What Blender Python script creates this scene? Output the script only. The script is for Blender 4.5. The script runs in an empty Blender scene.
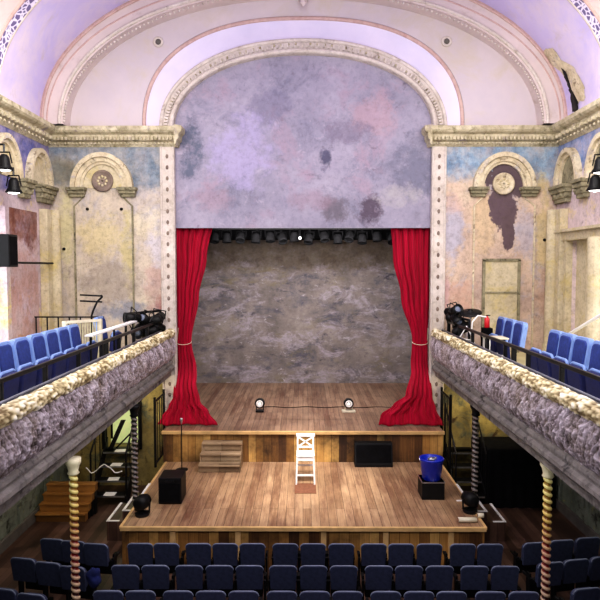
import bpy, bmesh, math, random
from mathutils import Vector, Matrix, noise
random.seed(7)
PI = math.pi
sc = bpy.context.scene
C = sc.collection
EYE = 5.15            # eye height over the stalls floor
TP = 0.055            # tangent of the camera's downward pitch

def hy(py):           # slope (drop below the eye per metre of depth) seen at picture row py
    d = py - 300.0
    return (d + 33.0) / (600.0 - TP * d)
def W(px, py, Y):     # world x, z of picture point at depth Y
    h = hy(py)
    return (px - 303.0) / 600.0 * Y * (1 + TP * h), EYE - h * Y
def YD(py, z):        # depth of the point at height z seen at row py
    return (EYE - z) / hy(py)

# ------------------------------------------------------------------ materials
class NT:
    def __init__(s, name):
        s.m = bpy.data.materials.new(name); s.m.use_nodes = True
        s.t = s.m.node_tree; s.t.nodes.clear()
        s.out = s.t.nodes.new('ShaderNodeOutputMaterial')
        s.b = s.t.nodes.new('ShaderNodeBsdfPrincipled')
        s.t.links.new(s.b.outputs[0], s.out.inputs[0])
        s.co = s.t.nodes.new('ShaderNodeTexCoord').outputs['Object']
    def lk(s, a, b): s.t.links.new(a, b)
    def setin(s, n, i, v):
        if hasattr(v, 'is_output') or isinstance(v, bpy.types.NodeSocket): s.lk(v, n.inputs[i])
        elif isinstance(v, (tuple, list)) and len(v) == 3 and n.inputs[i].type == 'RGBA': n.inputs[i].default_value = (*v, 1)
        else: n.inputs[i].default_value = v
    def map(s, scale=(1, 1, 1), rot=(0, 0, 0), loc=(0, 0, 0), src=None):
        n = s.t.nodes.new('ShaderNodeMapping'); s.lk(src or s.co, n.inputs[0])
        n.inputs['Scale'].default_value = scale; n.inputs['Rotation'].default_value = rot; n.inputs['Location'].default_value = loc
        return n.outputs[0]
    def noise(s, scale=5, detail=5, rough=.6, src=None, dist=0):
        n = s.t.nodes.new('ShaderNodeTexNoise'); s.lk(src or s.co, n.inputs['Vector'])
        n.inputs['Scale'].default_value = scale; n.inputs['Detail'].default_value = detail
        n.inputs['Roughness'].default_value = rough; n.inputs['Distortion'].default_value = dist
        return n.outputs['Fac']
    def vor(s, scale=5, src=None, feature='F1', out='Distance', rnd=1):
        n = s.t.nodes.new('ShaderNodeTexVoronoi'); s.lk(src or s.co, n.inputs['Vector']); n.feature = feature
        n.inputs['Scale'].default_value = scale; n.inputs['Randomness'].default_value = rnd
        return n.outputs[out]
    def ramp(s, fac, stops):
        n = s.t.nodes.new('ShaderNodeValToRGB'); s.lk(fac, n.inputs[0]); e = n.color_ramp.elements
        while len(e) < len(stops): e.new(.5)
        for el, (p, c) in zip(e, stops):
            el.position = p; el.color = (c, c, c, 1) if isinstance(c, (int, float)) else (*c, 1)
        return n.outputs[0]
    def mix(s, f, a, b, mode='MIX'):
        n = s.t.nodes.new('ShaderNodeMix'); n.data_type = 'RGBA'; n.blend_type = mode
        s.setin(n, 0, f); s.setin(n, 6, a); s.setin(n, 7, b)
        return n.outputs[2]
    def math(s, op, a, b=0, c=0, clamp=False):
        n = s.t.nodes.new('ShaderNodeMath'); n.operation = op; n.use_clamp = clamp
        s.setin(n, 0, a); s.setin(n, 1, b); s.setin(n, 2, c)
        return n.outputs[0]
    def xyz(s, src=None):
        n = s.t.nodes.new('ShaderNodeSeparateXYZ'); s.lk(src or s.co, n.inputs[0]); return n.outputs
    def bump(s, h, strength=.5, dist=.02):
        n = s.t.nodes.new('ShaderNodeBump'); s.lk(h, n.inputs['Height'])
        n.inputs['Strength'].default_value = strength; n.inputs['Distance'].default_value = dist
        s.lk(n.outputs[0], s.b.inputs['Normal'])
    def fin(s, col=None, rough=.7, metal=0, spec=None, emit=None, es=0):
        if col is not None: s.setin(s.b, 'Base Color', col)
        s.setin(s.b, 'Roughness', rough); s.b.inputs['Metallic'].default_value = metal
        if spec is not None: s.b.inputs['Specular IOR Level'].default_value = spec
        if emit is not None:
            s.setin(s.b, 'Emission Color', emit); s.b.inputs['Emission Strength'].default_value = es
        return s.m

def hexc(r, g, b):
    f = lambda v: ((v / 255 + .055) / 1.055) ** 2.4 if v > 10 else v / 255 / 12.92
    return (f(r), f(g), f(b))

def simple(name, rgb, rough=.6, metal=0, var=.25, scale=8, bump=0, emit=None, es=0, spec=None):
    m = NT(name); n = m.noise(scale, 4)
    a = tuple(c * (1 - var) for c in rgb); b = tuple(min(1, c * (1 + var)) for c in rgb)
    col = m.ramp(n, [(.3, a), (.7, b)])
    if bump: m.bump(m.noise(scale * 4, 4), bump, .01)
    return m.fin(col, rough, metal, spec, emit, es)

def plaster(name, stops, stains=(), scale=1.2, rough=.85, top=None, bumpy=.35, masks=(), soft=(), speck=.55, streak=0, aniso=None):
    """aged plaster; stains: (colour, scale, lo, hi, offset); masks: (colour, x, z, rx, rz) peeled blots on an upright wall"""
    m = NT(name)
    col = m.ramp(m.noise(scale, 6, .65, m.map(loc=(3, 1, 7))), stops)
    for c, s_, lo, hi, off in stains:
        f = m.ramp(m.noise(s_, 10 if aniso else 7, .76 if aniso else .7, m.map(scale=aniso or (1, 1, 1), loc=(off, off * 1.7, off * .6)), .5), [(lo, 0.0), (hi, 1.0)])
        col = m.mix(f, col, c)
    if top:
        c, z, w = top                                  # other colours over height z; surviving paint on the hall walls
        zz = m.xyz()[2]
        k = m.math('ADD', m.math('SUBTRACT', zz, z), m.math('MULTIPLY', m.math('SUBTRACT', m.noise(1.6, 6, .7), .5), w * 2.2))
        f = m.math('MULTIPLY', m.math('DIVIDE', k, .22, clamp=True), m.ramp(m.noise(3, 6, .7, m.map(loc=(9, 2, 4))), [(.3, .45), (.6, 1.0)]), clamp=True)
        blue = m.ramp(m.noise(4, 6, .7, m.map(loc=(5, 8, 1))), [(.3, c[0]), (.5, c[1]), (.72, c[2])])
        col = m.mix(f, col, blue)
    for c, x, z, rx, rz, am in soft:
        p = m.xyz()
        dx = m.math('DIVIDE', m.math('SUBTRACT', p[0], x), rx); dz = m.math('DIVIDE', m.math('SUBTRACT', p[2], z), rz)
        r = m.math('ADD', m.math('MULTIPLY', dx, dx), m.math('MULTIPLY', dz, dz))
        k = m.math('SUBTRACT', m.math('ADD', 1, m.math('MULTIPLY', m.math('SUBTRACT', m.noise(2.2, 8, .75, m.map(loc=(x * 3, 3, z))), .5), 4.5)), r)
        col = m.mix(m.math('MULTIPLY', m.math('MULTIPLY', k, 1.3, clamp=True), am), col, c)
    if streak:
        col = m.mix(m.ramp(m.noise(2.5, 6, .7, m.map(scale=(2.5, 2.5, .35))), [(.5, 0.0), (.75, streak)]), col, m.mix(.5, col, (.1, .07, .05)))
    for c, x, z, rx, rz in masks:
        p = m.xyz()
        dx = m.math('DIVIDE', m.math('SUBTRACT', p[0], x), rx); dz = m.math('DIVIDE', m.math('SUBTRACT', p[2], z), rz)
        r = m.math('ADD', m.math('MULTIPLY', dx, dx), m.math('MULTIPLY', dz, dz))
        k = m.math('SUBTRACT', m.math('ADD', 1, m.math('MULTIPLY', m.math('SUBTRACT', m.noise(2.6, 6, .7, m.map(loc=(x, 3, z))), .5), 3.2)), r)
        col = m.mix(m.math('MULTIPLY', k, 6, clamp=True), col, c)
    col = m.mix(m.ramp(m.noise(14, 5, .75), [(.35, speck), (.5, 0.0)]), col, m.mix(.5, col, (.12, .09, .06)))
    if speck:
        col = m.mix(.8, col, m.ramp(m.noise(7, 12, .8, m.map(loc=(4, 4, 1))), [(.3, .62), (.5, 1.0), (.7, 1.12)]), 'MULTIPLY')
    m.bump(m.noise(9, 8, .7), bumpy, .03)
    return m.fin(col, rough)

def planks(name, cols, axis='y', w=.16, l=2.4, rough=.45, dirt=.5, bump=.25, var=.45, wear=0):
    m = NT(name)
    rot = {'y': (0, 0, PI / 2), 'x': (0, 0, 0), 'z': (0, PI / 2, 0) }[axis]
    src = m.map(rot=rot)
    if axis == 'z':            # upright boards on a face that looks along y
        p = m.xyz(); cmb = m.t.nodes.new('ShaderNodeCombineXYZ')
        m.lk(p[2], cmb.inputs[0]); m.lk(m.math('ADD', p[0], p[1]), cmb.inputs[1]); src = cmb.outputs[0]
    b = m.t.nodes.new('ShaderNodeTexBrick'); m.lk(src, b.inputs['Vector'])
    b.inputs['Scale'].default_value = 1; b.inputs['Brick Width'].default_value = l; b.inputs['Row Height'].default_value = w
    b.inputs['Mortar Size'].default_value = .004; b.offset = .37; b.inputs['Bias'].default_value = 0
    b.inputs['Color1'].default_value = (0, 0, 0, 1); b.inputs['Color2'].default_value = (1, 1, 1, 1); b.inputs['Mortar'].default_value = (.5, .5, .5, 1)
    grain = m.noise(3, 8, .75, m.map(scale=(.5, 12, 1), src=src))
    f = m.math('ADD', m.math('MULTIPLY', b.outputs['Color'], var), m.math('MULTIPLY', grain, 1.07 - var))
    col = m.ramp(f, cols)
    col = m.mix(m.ramp(m.noise(1.1, 6, .65, m.map(loc=(2, 5, 1))), [(.42, 0.0), (.68, dirt)]), col, tuple(c * .35 for c in cols[0][1]))
    if wear: col = m.mix(m.ramp(m.noise(1.4, 9, .72, m.map(scale=(.35, 2.2, 1), loc=(5, 1, 3), src=src)), [(.46, 0.0), (.68, wear)]), col, hexc(92, 54, 42))
    col = m.mix(m.math('MULTIPLY', b.outputs['Fac'], .75), col, tuple(c * .35 for c in cols[0][1]))
    m.bump(m.math('SUBTRACT', grain, b.outputs['Fac']), bump, .01)
    return m.fin(col, rough)

M = {}
M['vault'] = plaster('vault_plaster', [(.3, hexc(180, 168, 218)), (.7, hexc(204, 192, 230))],
                     [(hexc(216, 202, 220), .5, .45, .65, 1), (hexc(194, 180, 190), 1.6, .58, .8, 6)], scale=.3, bumpy=.05, speck=0)
M['tympanum'] = plaster('tympanum_plaster', [(.3, hexc(186, 176, 186)), (.7, hexc(204, 192, 194))],
                        [(hexc(192, 180, 166), .9, .5, .75, 3)], scale=.5, bumpy=.05, speck=0)
M['cove'] = plaster('white_cove_plaster', [(.3, hexc(206, 200, 224)), (.7, hexc(222, 214, 234))], scale=.8, bumpy=.03, speck=0)
M['rib'] = plaster('cream_rib_plaster', [(.3, hexc(194, 180, 180)), (.7, hexc(212, 196, 192))], [(hexc(176, 158, 150), 3, .58, .78, 3)], scale=1, bumpy=.05, speck=0)
M['pink'] = plaster('pink_moulding_paint', [(.3, hexc(186, 156, 150)), (.7, hexc(200, 172, 164))], [(hexc(170, 134, 128), 4, .55, .75, 3)], scale=2, bumpy=.05, speck=.1)
M['mould'] = plaster('weathered_moulding', [(.3, hexc(190, 178, 168)), (.7, hexc(214, 204, 198))],
                     [(hexc(150, 134, 118), 5, .55, .75, 3)], scale=2, bumpy=.15, speck=.25)
M['stud'] = plaster('dark_stud', [(.3, hexc(104, 88, 84)), (.7, hexc(150, 134, 120))], scale=4, bumpy=.15, speck=.25)
M['cornice'] = plaster('cornice_stone', [(.3, hexc(164, 152, 124)), (.7, hexc(214, 204, 178))],
                       [(hexc(122, 116, 84), 5, .52, .68, 3), (hexc(146, 132, 138), 4, .56, .7, 8), (hexc(70, 60, 54), 11, .62, .7, 5)], scale=3, bumpy=.5)
M['lace'] = None
BL = (hexc(92, 116, 140), hexc(132, 160, 184), hexc(168, 182, 196))
BG = (hexc(88, 108, 118), hexc(126, 146, 150), hexc(160, 168, 170))
def wm(px, py, rx, ry, c, am=.8):
    x, z = W(px, py, 13.9); return (hexc(*c), x, z, rx * .0232, ry * .0232, am)
BL = (hexc(92, 112, 136), hexc(130, 154, 178), hexc(164, 178, 192))
BG = (hexc(86, 100, 116), hexc(122, 134, 148), hexc(162, 166, 174))
M['endL'] = plaster('end_wall_plaster_left', [(.25, hexc(160, 148, 142)), (.5, hexc(196, 182, 166)), (.75, hexc(212, 200, 176))],
                    [(hexc(178, 172, 180), 1.3, .5, .66, 2), (hexc(120, 112, 108), 2.6, .6, .76, 17)], top=(BG, 6.9, .5), streak=.5,
                    soft=[wm(100, 235, 26, 26, (204, 188, 142), .7), wm(128, 250, 8, 50, (196, 182, 118), .6), wm(66, 230, 9, 45, (204, 194, 150), .8), wm(108, 285, 34, 22, (164, 152, 140)), wm(118, 310, 30, 12, (134, 138, 152)),
                          wm(155, 285, 14, 28, (180, 146, 138), .6), wm(158, 240, 14, 30, (196, 192, 208), .6), wm(147, 222, 18, 18, (216, 204, 176), .7), wm(163, 305, 8, 14, (150, 76, 78), .7), wm(62, 170, 14, 20, (120, 112, 84), .6)])
M['endR'] = plaster('end_wall_plaster_right', [(.25, hexc(160, 140, 134)), (.5, hexc(200, 176, 158)), (.75, hexc(214, 198, 174))],
                    [(hexc(168, 166, 178), 1.2, .52, .66, 2), (hexc(116, 104, 102), 2.6, .6, .76, 17)], top=(BL, 7.05, .45), streak=.5,
                    soft=[wm(452, 235, 12, 40, (176, 174, 192)), wm(483, 225, 14, 34, (204, 178, 144), .7), wm(542, 225, 9, 50, (202, 182, 130), .7), wm(535, 200, 12, 16, (214, 190, 170), .9), wm(460, 300, 22, 22, (196, 158, 140), .8),
                          wm(525, 235, 12, 26, (176, 168, 180), .7), wm(444, 290, 6, 26, (196, 160, 160), .7), wm(545, 300, 12, 30, (190, 158, 136), .7), wm(448, 205, 16, 12, (196, 168, 158), .7)],
                    masks=[(hexc(96, 78, 86), 4.60, 6.55, .34, .6), (hexc(90, 74, 80), 4.66, 7.15, .55, .45), (hexc(96, 78, 84), 4.72, 6.0, .16, .46)])
M['sideL'] = plaster('side_wall_plaster_left', [(.3, hexc(178, 156, 166)), (.7, hexc(214, 198, 200))],
                     [(hexc(216, 196, 130), 1.6, .54, .68, 12), (hexc(150, 110, 96), 2.1, .6, .72, 5)], top=((hexc(72, 74, 130), hexc(98, 100, 156), hexc(140, 136, 180)), 6.55, .5))
M['sideR'] = plaster('side_wall_plaster_right', [(.3, hexc(190, 168, 176)), (.7, hexc(222, 206, 206))],
                     [(hexc(216, 196, 140), 1.6, .54, .68, 12), (hexc(140, 120, 130), 2.1, .6, .72, 5)], top=((hexc(82, 104, 148), hexc(112, 138, 184), hexc(150, 160, 196)), 6.95, .5))
M['niche'] = plaster('niche_plaster', [(.3, hexc(184, 170, 142)), (.7, hexc(210, 198, 170))], [(hexc(196, 180, 130), 2.4, .5, .66, 3)], scale=2)
M['archstone'] = plaster('arch_stone', [(.3, hexc(186, 170, 140)), (.7, hexc(222, 210, 184))], [(hexc(120, 104, 84), 7, .56, .66, 3), (hexc(176, 170, 176), 3, .56, .68, 5)], scale=3, bumpy=.4)
M['olive'] = plaster('impost_stone', [(.3, hexc(112, 106, 84)), (.7, hexc(166, 158, 130))], [(hexc(84, 78, 60), 8, .52, .64, 3)], scale=4, bumpy=.5)
M['russet'] = plaster('russet_panel', [(.25, hexc(176, 130, 116)), (.5, hexc(190, 158, 154)), (.75, hexc(200, 184, 190))],
                      [(hexc(200, 184, 200), 1.3, .5, .64, 4), (hexc(184, 140, 90), 2.3, .62, .7, 19)], scale=1.3, streak=.6, top=((hexc(84, 44, 40), hexc(116, 66, 54), hexc(150, 100, 76)), 5.5, .7))
M['panelgrey'] = plaster('painted_border', [(.3, hexc(134, 130, 148)), (.5, hexc(154, 148, 166)), (.72, hexc(172, 164, 180))],
                         [(hexc(112, 112, 132), .8, .52, .7, 4), (hexc(164, 144, 160), 1.0, .54, .7, 21), (hexc(92, 86, 102), 2.4, .6, .78, 14), (hexc(182, 172, 190), 2.9, .6, .76, 31)], scale=.6, bumpy=.08, speck=.15,
                         soft=[wm(325, 158, 7, 14, (84, 82, 106), .95), wm(338, 210, 20, 16, (104, 96, 106), .8), wm(372, 212, 14, 18, (88, 76, 92), .95), wm(190, 150, 14, 32, (92, 98, 118), .9), wm(415, 165, 26, 36, (112, 112, 132), .8),
                               wm(272, 105, 24, 18, (120, 116, 140), .6), wm(375, 115, 26, 22, (176, 146, 156), .6), wm(240, 150, 36, 40, (170, 160, 196), .7), wm(210, 200, 28, 14, (160, 134, 148), .5), wm(345, 130, 30, 12, (122, 112, 132), .6),
                               wm(400, 195, 26, 14, (170, 164, 168), .7), wm(310, 200, 26, 12, (150, 126, 140), .5)])
M['backwall'] = plaster('stage_back_wall', [(.3, hexc(106, 98, 98)), (.5, hexc(134, 124, 122)), (.72, hexc(158, 148, 144))],
                        [(hexc(90, 88, 102), 1.1, .5, .64, 9), (hexc(164, 154, 164), 1.5, .51, .62, 4), (hexc(132, 120, 92), .8, .54, .7, 14), (hexc(76, 72, 84), 3.0, .56, .68, 51), (hexc(196, 188, 198), 3.0, .59, .68, 44)], scale=1.2, aniso=(.7, 1, 1.5), bumpy=.3, speck=.4,
                        top=((hexc(86, 76, 66), hexc(104, 92, 80), hexc(120, 108, 96)), 5.0, .6))  # wall colours turn darker towards the top
M['lowwall'] = plaster('lower_wall_plaster', [(.3, hexc(120, 104, 62)), (.7, hexc(178, 160, 100))],
                       [(hexc(96, 100, 84), 2, .5, .64, 4), (hexc(70, 50, 36), 3, .56, .66, 9)], scale=1.5)
M['greenwall'] = plaster('green_side_plaster', [(.3, hexc(96, 104, 96)), (.7, hexc(142, 150, 138))],
                         [(hexc(150, 150, 100), 4, .58, .66, 4), (hexc(44, 50, 44), 3, .54, .66, 9)], scale=1.5)
M['soffit'] = plaster('balcony_soffit_paint', [(.3, hexc(84, 80, 78)), (.7, hexc(110, 106, 102))], scale=2)
M['stagewood'] = planks('stage_planks', [(.1, hexc(88, 62, 46)), (.4, hexc(148, 116, 88)), (.65, hexc(182, 150, 118)), (.95, hexc(210, 182, 148))], 'y', .15, 4.5, rough=.5, dirt=.35, var=.24, wear=.85)
M['upperwood'] = planks('upper_stage_planks', [(.1, hexc(78, 58, 50)), (.4, hexc(132, 104, 86)), (.65, hexc(164, 134, 112)), (.95, hexc(194, 164, 138))], 'y', .13, 5, rough=.5, dirt=.35, var=.22, wear=.8)
M['fascia'] = planks('fascia_boards', [(.15, hexc(52, 30, 18)), (.38, hexc(110, 74, 40)), (.58, hexc(170, 124, 66)), (.85, hexc(214, 172, 104))], 'z', .17, 2.3, rough=.6, dirt=.95, var=.6)
M['edgewood'] = simple('stage_edge_wood', hexc(206, 170, 118), .5, var=.2, scale=5)
M['floorwood'] = planks('floor_planks', [(.15, hexc(40, 28, 25)), (.5, hexc(80, 58, 50)), (.9, hexc(120, 92, 80))], 'y', .14, 2, rough=.4, dirt=.7)
M['galleryfloor'] = simple('gallery_floor', hexc(214, 204, 160), .7, var=.12, scale=2)
M['orangewood'] = planks('bench_boards', [(.15, hexc(110, 72, 34)), (.5, hexc(164, 116, 60)), (.9, hexc(196, 150, 88))], 'x', .4, 3, rough=.5, dirt=.3)
M['stepwood'] = planks('step_boards', [(.15, hexc(86, 66, 48)), (.5, hexc(142, 118, 92)), (.9, hexc(188, 164, 134))], 'x', .1, 1.3, rough=.6, dirt=.5)
M['flatbrown'] = simple('flat_brown', hexc(122, 80, 58), .8, var=.25, scale=14)
M['black'] = simple('black_paint', (.006, .006, .007), .5, var=.3, spec=.25)
M['blackcloth'] = simple('black_cloth', (.005, .005, .006), .95, var=.3, spec=.1)
M['blackmetal'] = simple('black_metal', (.02, .02, .022), .35, .6)
M['steel'] = simple('brushed_steel', (.5, .5, .52), .3, .9)
M['railgrey'] = simple('grey_rail_paint', hexc(120, 122, 132), .4, .3)
M['white'] = simple('white_paint', hexc(240, 238, 238), .4, var=.04)
M['offwhite'] = simple('offwhite_paint', hexc(220, 212, 190), .5, var=.1)
M['creamslat'] = simple('cream_slats', hexc(196, 190, 160), .6, var=.2, scale=10)
M['navy'] = simple('navy_upholstery', hexc(54, 61, 88), .7, var=.25, scale=20)
M['navyedge'] = simple('grey_seat_shell', hexc(120, 128, 150), .5, var=.15)
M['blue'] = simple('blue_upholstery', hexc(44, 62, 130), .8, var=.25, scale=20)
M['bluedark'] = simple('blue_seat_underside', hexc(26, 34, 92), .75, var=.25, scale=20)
M['blueedge'] = simple('pale_blue_shell', hexc(130, 158, 214), .4, var=.08)
M['bucket'] = simple('blue_plastic', hexc(14, 40, 170), .35, var=.15)
M['lensglow'] = simple('lit_lens', (1, .95, .85), .2, var=.02, emit=(1, .93, .8), es=3)
M['lampglow'] = simple('lit_lamp_face', (1, 1, 1), .2, var=.02, emit=(1, .98, .95), es=4)
M['redplastic'] = simple('red_plastic', hexc(200, 30, 40), .4)
M['lumpblue'] = simple('deep_blue', hexc(18, 30, 84), .9, var=.3)

m = NT('red_velvet')
n = m.noise(3, 3, .5, m.map(scale=(8, 1, .5)))
M['red'] = m.fin(m.ramp(n, [(.3, hexc(134, 0, 34)), (.7, hexc(176, 0, 50))]), .75, spec=.2)
m.b.inputs['Sheen Weight'].default_value = .3; m.b.inputs['Sheen Tint'].default_value = (1, .2, .25, 1)

# papier mache foliage
m = NT('foliage_relief')
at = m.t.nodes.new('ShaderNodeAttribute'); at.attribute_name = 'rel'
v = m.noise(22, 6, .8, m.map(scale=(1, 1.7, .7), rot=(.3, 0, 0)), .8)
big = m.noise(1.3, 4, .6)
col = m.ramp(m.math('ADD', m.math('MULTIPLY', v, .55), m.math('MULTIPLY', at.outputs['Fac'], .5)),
             [(.36, hexc(60, 50, 50)), (.44, hexc(130, 118, 118)), (.54, hexc(176, 164, 172)), (.68, hexc(224, 214, 226))])  # low relief browned: shadow in the crevices put into the colour
col = m.mix(m.ramp(big, [(.45, 0.0), (.65, .5)]), col, m.mix(.5, col, hexc(150, 130, 84)))
m.bump(v, .8, .03)
M['foliage'] = m.fin(col, .7)
m = NT('blossom_relief')
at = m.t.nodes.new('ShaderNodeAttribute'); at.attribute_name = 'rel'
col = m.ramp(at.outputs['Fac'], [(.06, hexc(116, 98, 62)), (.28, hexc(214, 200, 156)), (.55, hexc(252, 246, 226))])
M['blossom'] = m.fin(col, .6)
M['blossomcap'] = simple('cream_capital_paint', hexc(226, 220, 190), .5, var=.12)
M['lip'] = plaster('balcony_lip_paint', [(.3, hexc(104, 100, 98)), (.7, hexc(148, 142, 138))], [(hexc(50, 48, 50), 4, .52, .66, 3), (hexc(146, 136, 130), 6, .6, .7, 8)], scale=3, bumpy=.3)
# pierced lace rib
m = NT('lace_moulding')
v = m.vor(9, feature='DISTANCE_TO_EDGE'); v2 = m.noise(16, 3, .6)
col = m.ramp(m.math('ADD', v, m.math('MULTIPLY', v2, .25)), [(.2, hexc(220, 212, 234)), (.3, hexc(104, 92, 136))])
M['lace'] = m.fin(col, .7)
# gold barley twist
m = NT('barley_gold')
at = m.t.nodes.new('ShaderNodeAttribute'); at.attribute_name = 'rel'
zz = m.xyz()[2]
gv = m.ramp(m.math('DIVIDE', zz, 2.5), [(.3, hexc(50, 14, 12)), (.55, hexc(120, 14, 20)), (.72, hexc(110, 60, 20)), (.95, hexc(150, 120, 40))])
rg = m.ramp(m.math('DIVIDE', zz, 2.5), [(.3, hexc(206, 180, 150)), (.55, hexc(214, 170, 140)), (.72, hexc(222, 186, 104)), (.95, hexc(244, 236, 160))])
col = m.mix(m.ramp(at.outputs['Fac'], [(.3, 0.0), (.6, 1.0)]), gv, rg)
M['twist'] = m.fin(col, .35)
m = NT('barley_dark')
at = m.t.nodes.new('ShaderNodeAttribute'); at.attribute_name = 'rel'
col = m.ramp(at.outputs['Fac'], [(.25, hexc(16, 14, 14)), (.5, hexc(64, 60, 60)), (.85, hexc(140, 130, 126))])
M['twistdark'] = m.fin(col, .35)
# pale lit glass, and glowing lobby wall
M['daylight'] = simple('daylit_glass', hexc(230, 236, 244), .2, var=.05, emit=(.9, .95, 1), es=3.0)
M['greenglow'] = simple('glowing_green_lobby', hexc(190, 206, 160), .8, var=.35, scale=2, emit=hexc(214, 220, 156), es=.4)  # wall emits by itself, in place of light inside the lobby

# ------------------------------------------------------------------ mesh helpers
class MB:
    def __init__(s): s.bm = bmesh.new(); s.rel = None
    def box(s, c, size, rot=(0, 0, 0), bevel=0, taper=1):
        r = bmesh.ops.create_cube(s.bm, size=1); vs = r['verts']
        for v in vs:
            k = taper if v.co.z > 0 else 1
            v.co = Vector((v.co.x * size[0] * k, v.co.y * size[1] * k, v.co.z * size[2]))
        if bevel:
            es = list({e for v in vs for e in v.link_edges})
            b = bmesh.ops.bevel(s.bm, geom=es, offset=bevel, segments=2, affect='EDGES', profile=.6)
            vs = list({v for f in b['faces'] for v in f.verts} | {v for v in vs if v.is_valid})
            isl = set(vs)
            st = list(vs)
            while st:
                for e in st.pop().link_edges:
                    for w in e.verts:
                        if w not in isl: isl.add(w); st.append(w)
            vs = list(isl)
        mt = Matrix.Translation(c) @ (Matrix.Rotation(rot[2], 4, 'Z') @ Matrix.Rotation(rot[1], 4, 'Y') @ Matrix.Rotation(rot[0], 4, 'X'))
        bmesh.ops.transform(s.bm, matrix=mt, verts=vs); return s
    def cyl(s, p, q, r, r2=None, seg=12):
        p, q = Vector(p), Vector(q); d = q - p
        o = bmesh.ops.create_cone(s.bm, segments=seg, radius1=r, radius2=r if r2 is None else r2, depth=d.length, cap_ends=True)
        mt = Matrix.Translation((p + q) / 2) @ d.to_track_quat('Z', 'Y').to_matrix().to_4x4()
        bmesh.ops.transform(s.bm, matrix=mt, verts=o['verts']); return s
    def path(s, pts, r, seg=8):
        for a, b in zip(pts, pts[1:]): s.cyl(a, b, r, seg=seg)
        for a in pts[1:-1]: s.ball(a, r, 8, 6)
        return s
    def ball(s, c, r, u=16, v=10, sc_=(1, 1, 1)):
        o = bmesh.ops.create_uvsphere(s.bm, u_segments=u, v_segments=v, radius=r)
        bmesh.ops.transform(s.bm, matrix=Matrix.Translation(c) @ Matrix.Diagonal((*sc_, 1)), verts=o['verts']); return s
    def lathe(s, prof, c=(0, 0, 0), axis='z', seg=24):
        rings = []
        for r, z in prof:
            ring = []
            for k in range(seg):
                a = 2 * PI * k / seg
                p = (r * math.cos(a), r * math.sin(a), z)
                if axis == 'y': p = (p[0], p[2], p[1])
                if axis == 'x': p = (p[2], p[0], p[1])
                ring.append(s.bm.verts.new(Vector(p) + Vector(c)))
            rings.append(ring)
        for a, b in zip(rings, rings[1:]):
            for k in range(seg):
                s.bm.faces.new((a[k], a[(k + 1) % seg], b[(k + 1) % seg], b[k]))
        s.bm.faces.new(rings[0][::-1]); s.bm.faces.new(rings[-1]); return s
    def prism(s, poly, a, b, axis='y'):   # poly in the two other axes, extruded from a to b
        def P(u, v, w):
            return {'y': (u, w, v), 'x': (w, u, v), 'z': (u, v, w)}[axis]
        A = [s.bm.verts.new(P(u, v, a)) for u, v in poly]; B = [s.bm.verts.new(P(u, v, b)) for u, v in poly]
        s.bm.faces.new(A); s.bm.faces.new(B[::-1]); n = len(poly)
        for i in range(n): s.bm.faces.new((A[i], B[i], B[(i + 1) % n], A[(i + 1) % n]))
        return s
    def grid(s, rows, close=False):
        V = [[s.bm.verts.new(p) for p in r] for r in rows]
        for a, b in zip(V, V[1:]):
            n = len(a)
            for k in range(n if close else n - 1):
                s.bm.faces.new((a[k], a[(k + 1) % n], b[(k + 1) % n], b[k]))
        return V
    def build(s, name, mat, parent=None, smooth=False, rel=None):
        bmesh.ops.recalc_face_normals(s.bm, faces=s.bm.faces)
        me = bpy.data.meshes.new(name); s.bm.to_mesh(me); s.bm.free()
        if isinstance(mat, str): mat = M[mat]
        me.materials.append(mat)
        if smooth: me.polygons.foreach_set('use_smooth', [True] * len(me.polygons))
        if rel is not None:
            a = me.attributes.new('rel', 'FLOAT', 'POINT'); a.data.foreach_set('value', rel)
        o = bpy.data.objects.new(name, me); C.objects.link(o)
        if parent is not None: o.parent = parent
        return o

def tag(o, label, cat, group=None, kind=None):
    o['label'] = label; o['category'] = cat
    if group: o['group'] = group
    if kind: o['kind'] = kind
    return o
def struct(o): o['kind'] = 'structure'; return o
def thing(name, label, cat, loc=(0, 0, 0), rz=0, group=None):
    o = bpy.data.objects.new(name, None); C.objects.link(o); o.empty_display_size = .1
    o.location = loc; o.rotation_euler = (0, 0, rz); return tag(o, label, cat, group)
def copy_tree(o, parent=None):
    c = o.copy(); C.objects.link(c)
    if parent is not None: c.parent = parent
    for ch in [x for x in bpy.data.objects if x.parent == o]: copy_tree(ch, c)
    return c
def ordinal(i): return ['first', 'second', 'third', 'fourth', 'fifth', 'sixth', 'seventh', 'eighth', 'ninth', 'tenth', 'eleventh', 'twelfth', 'thirteenth', 'fourteenth'][i]

# ================================================================== SETTING
PY = 13.9                                   # proscenium wall plane
HW = abs(W(48, 128, PY)[0])                 # half width of the hall
Z0 = W(60, 128, PY)[1]                      # springing of vault and arches
FY0 = -2.0
LS = .77; LSF = YD(527, LS); US = 1.476; USF = YD(462, LS); SBY = YD(383, US)
ZSOF = 2.62; ZGF = 3.15

struct(MB().box((0, 8.5, -.05), (13, 22, .1)).build('floor', 'floorwood'))
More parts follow.
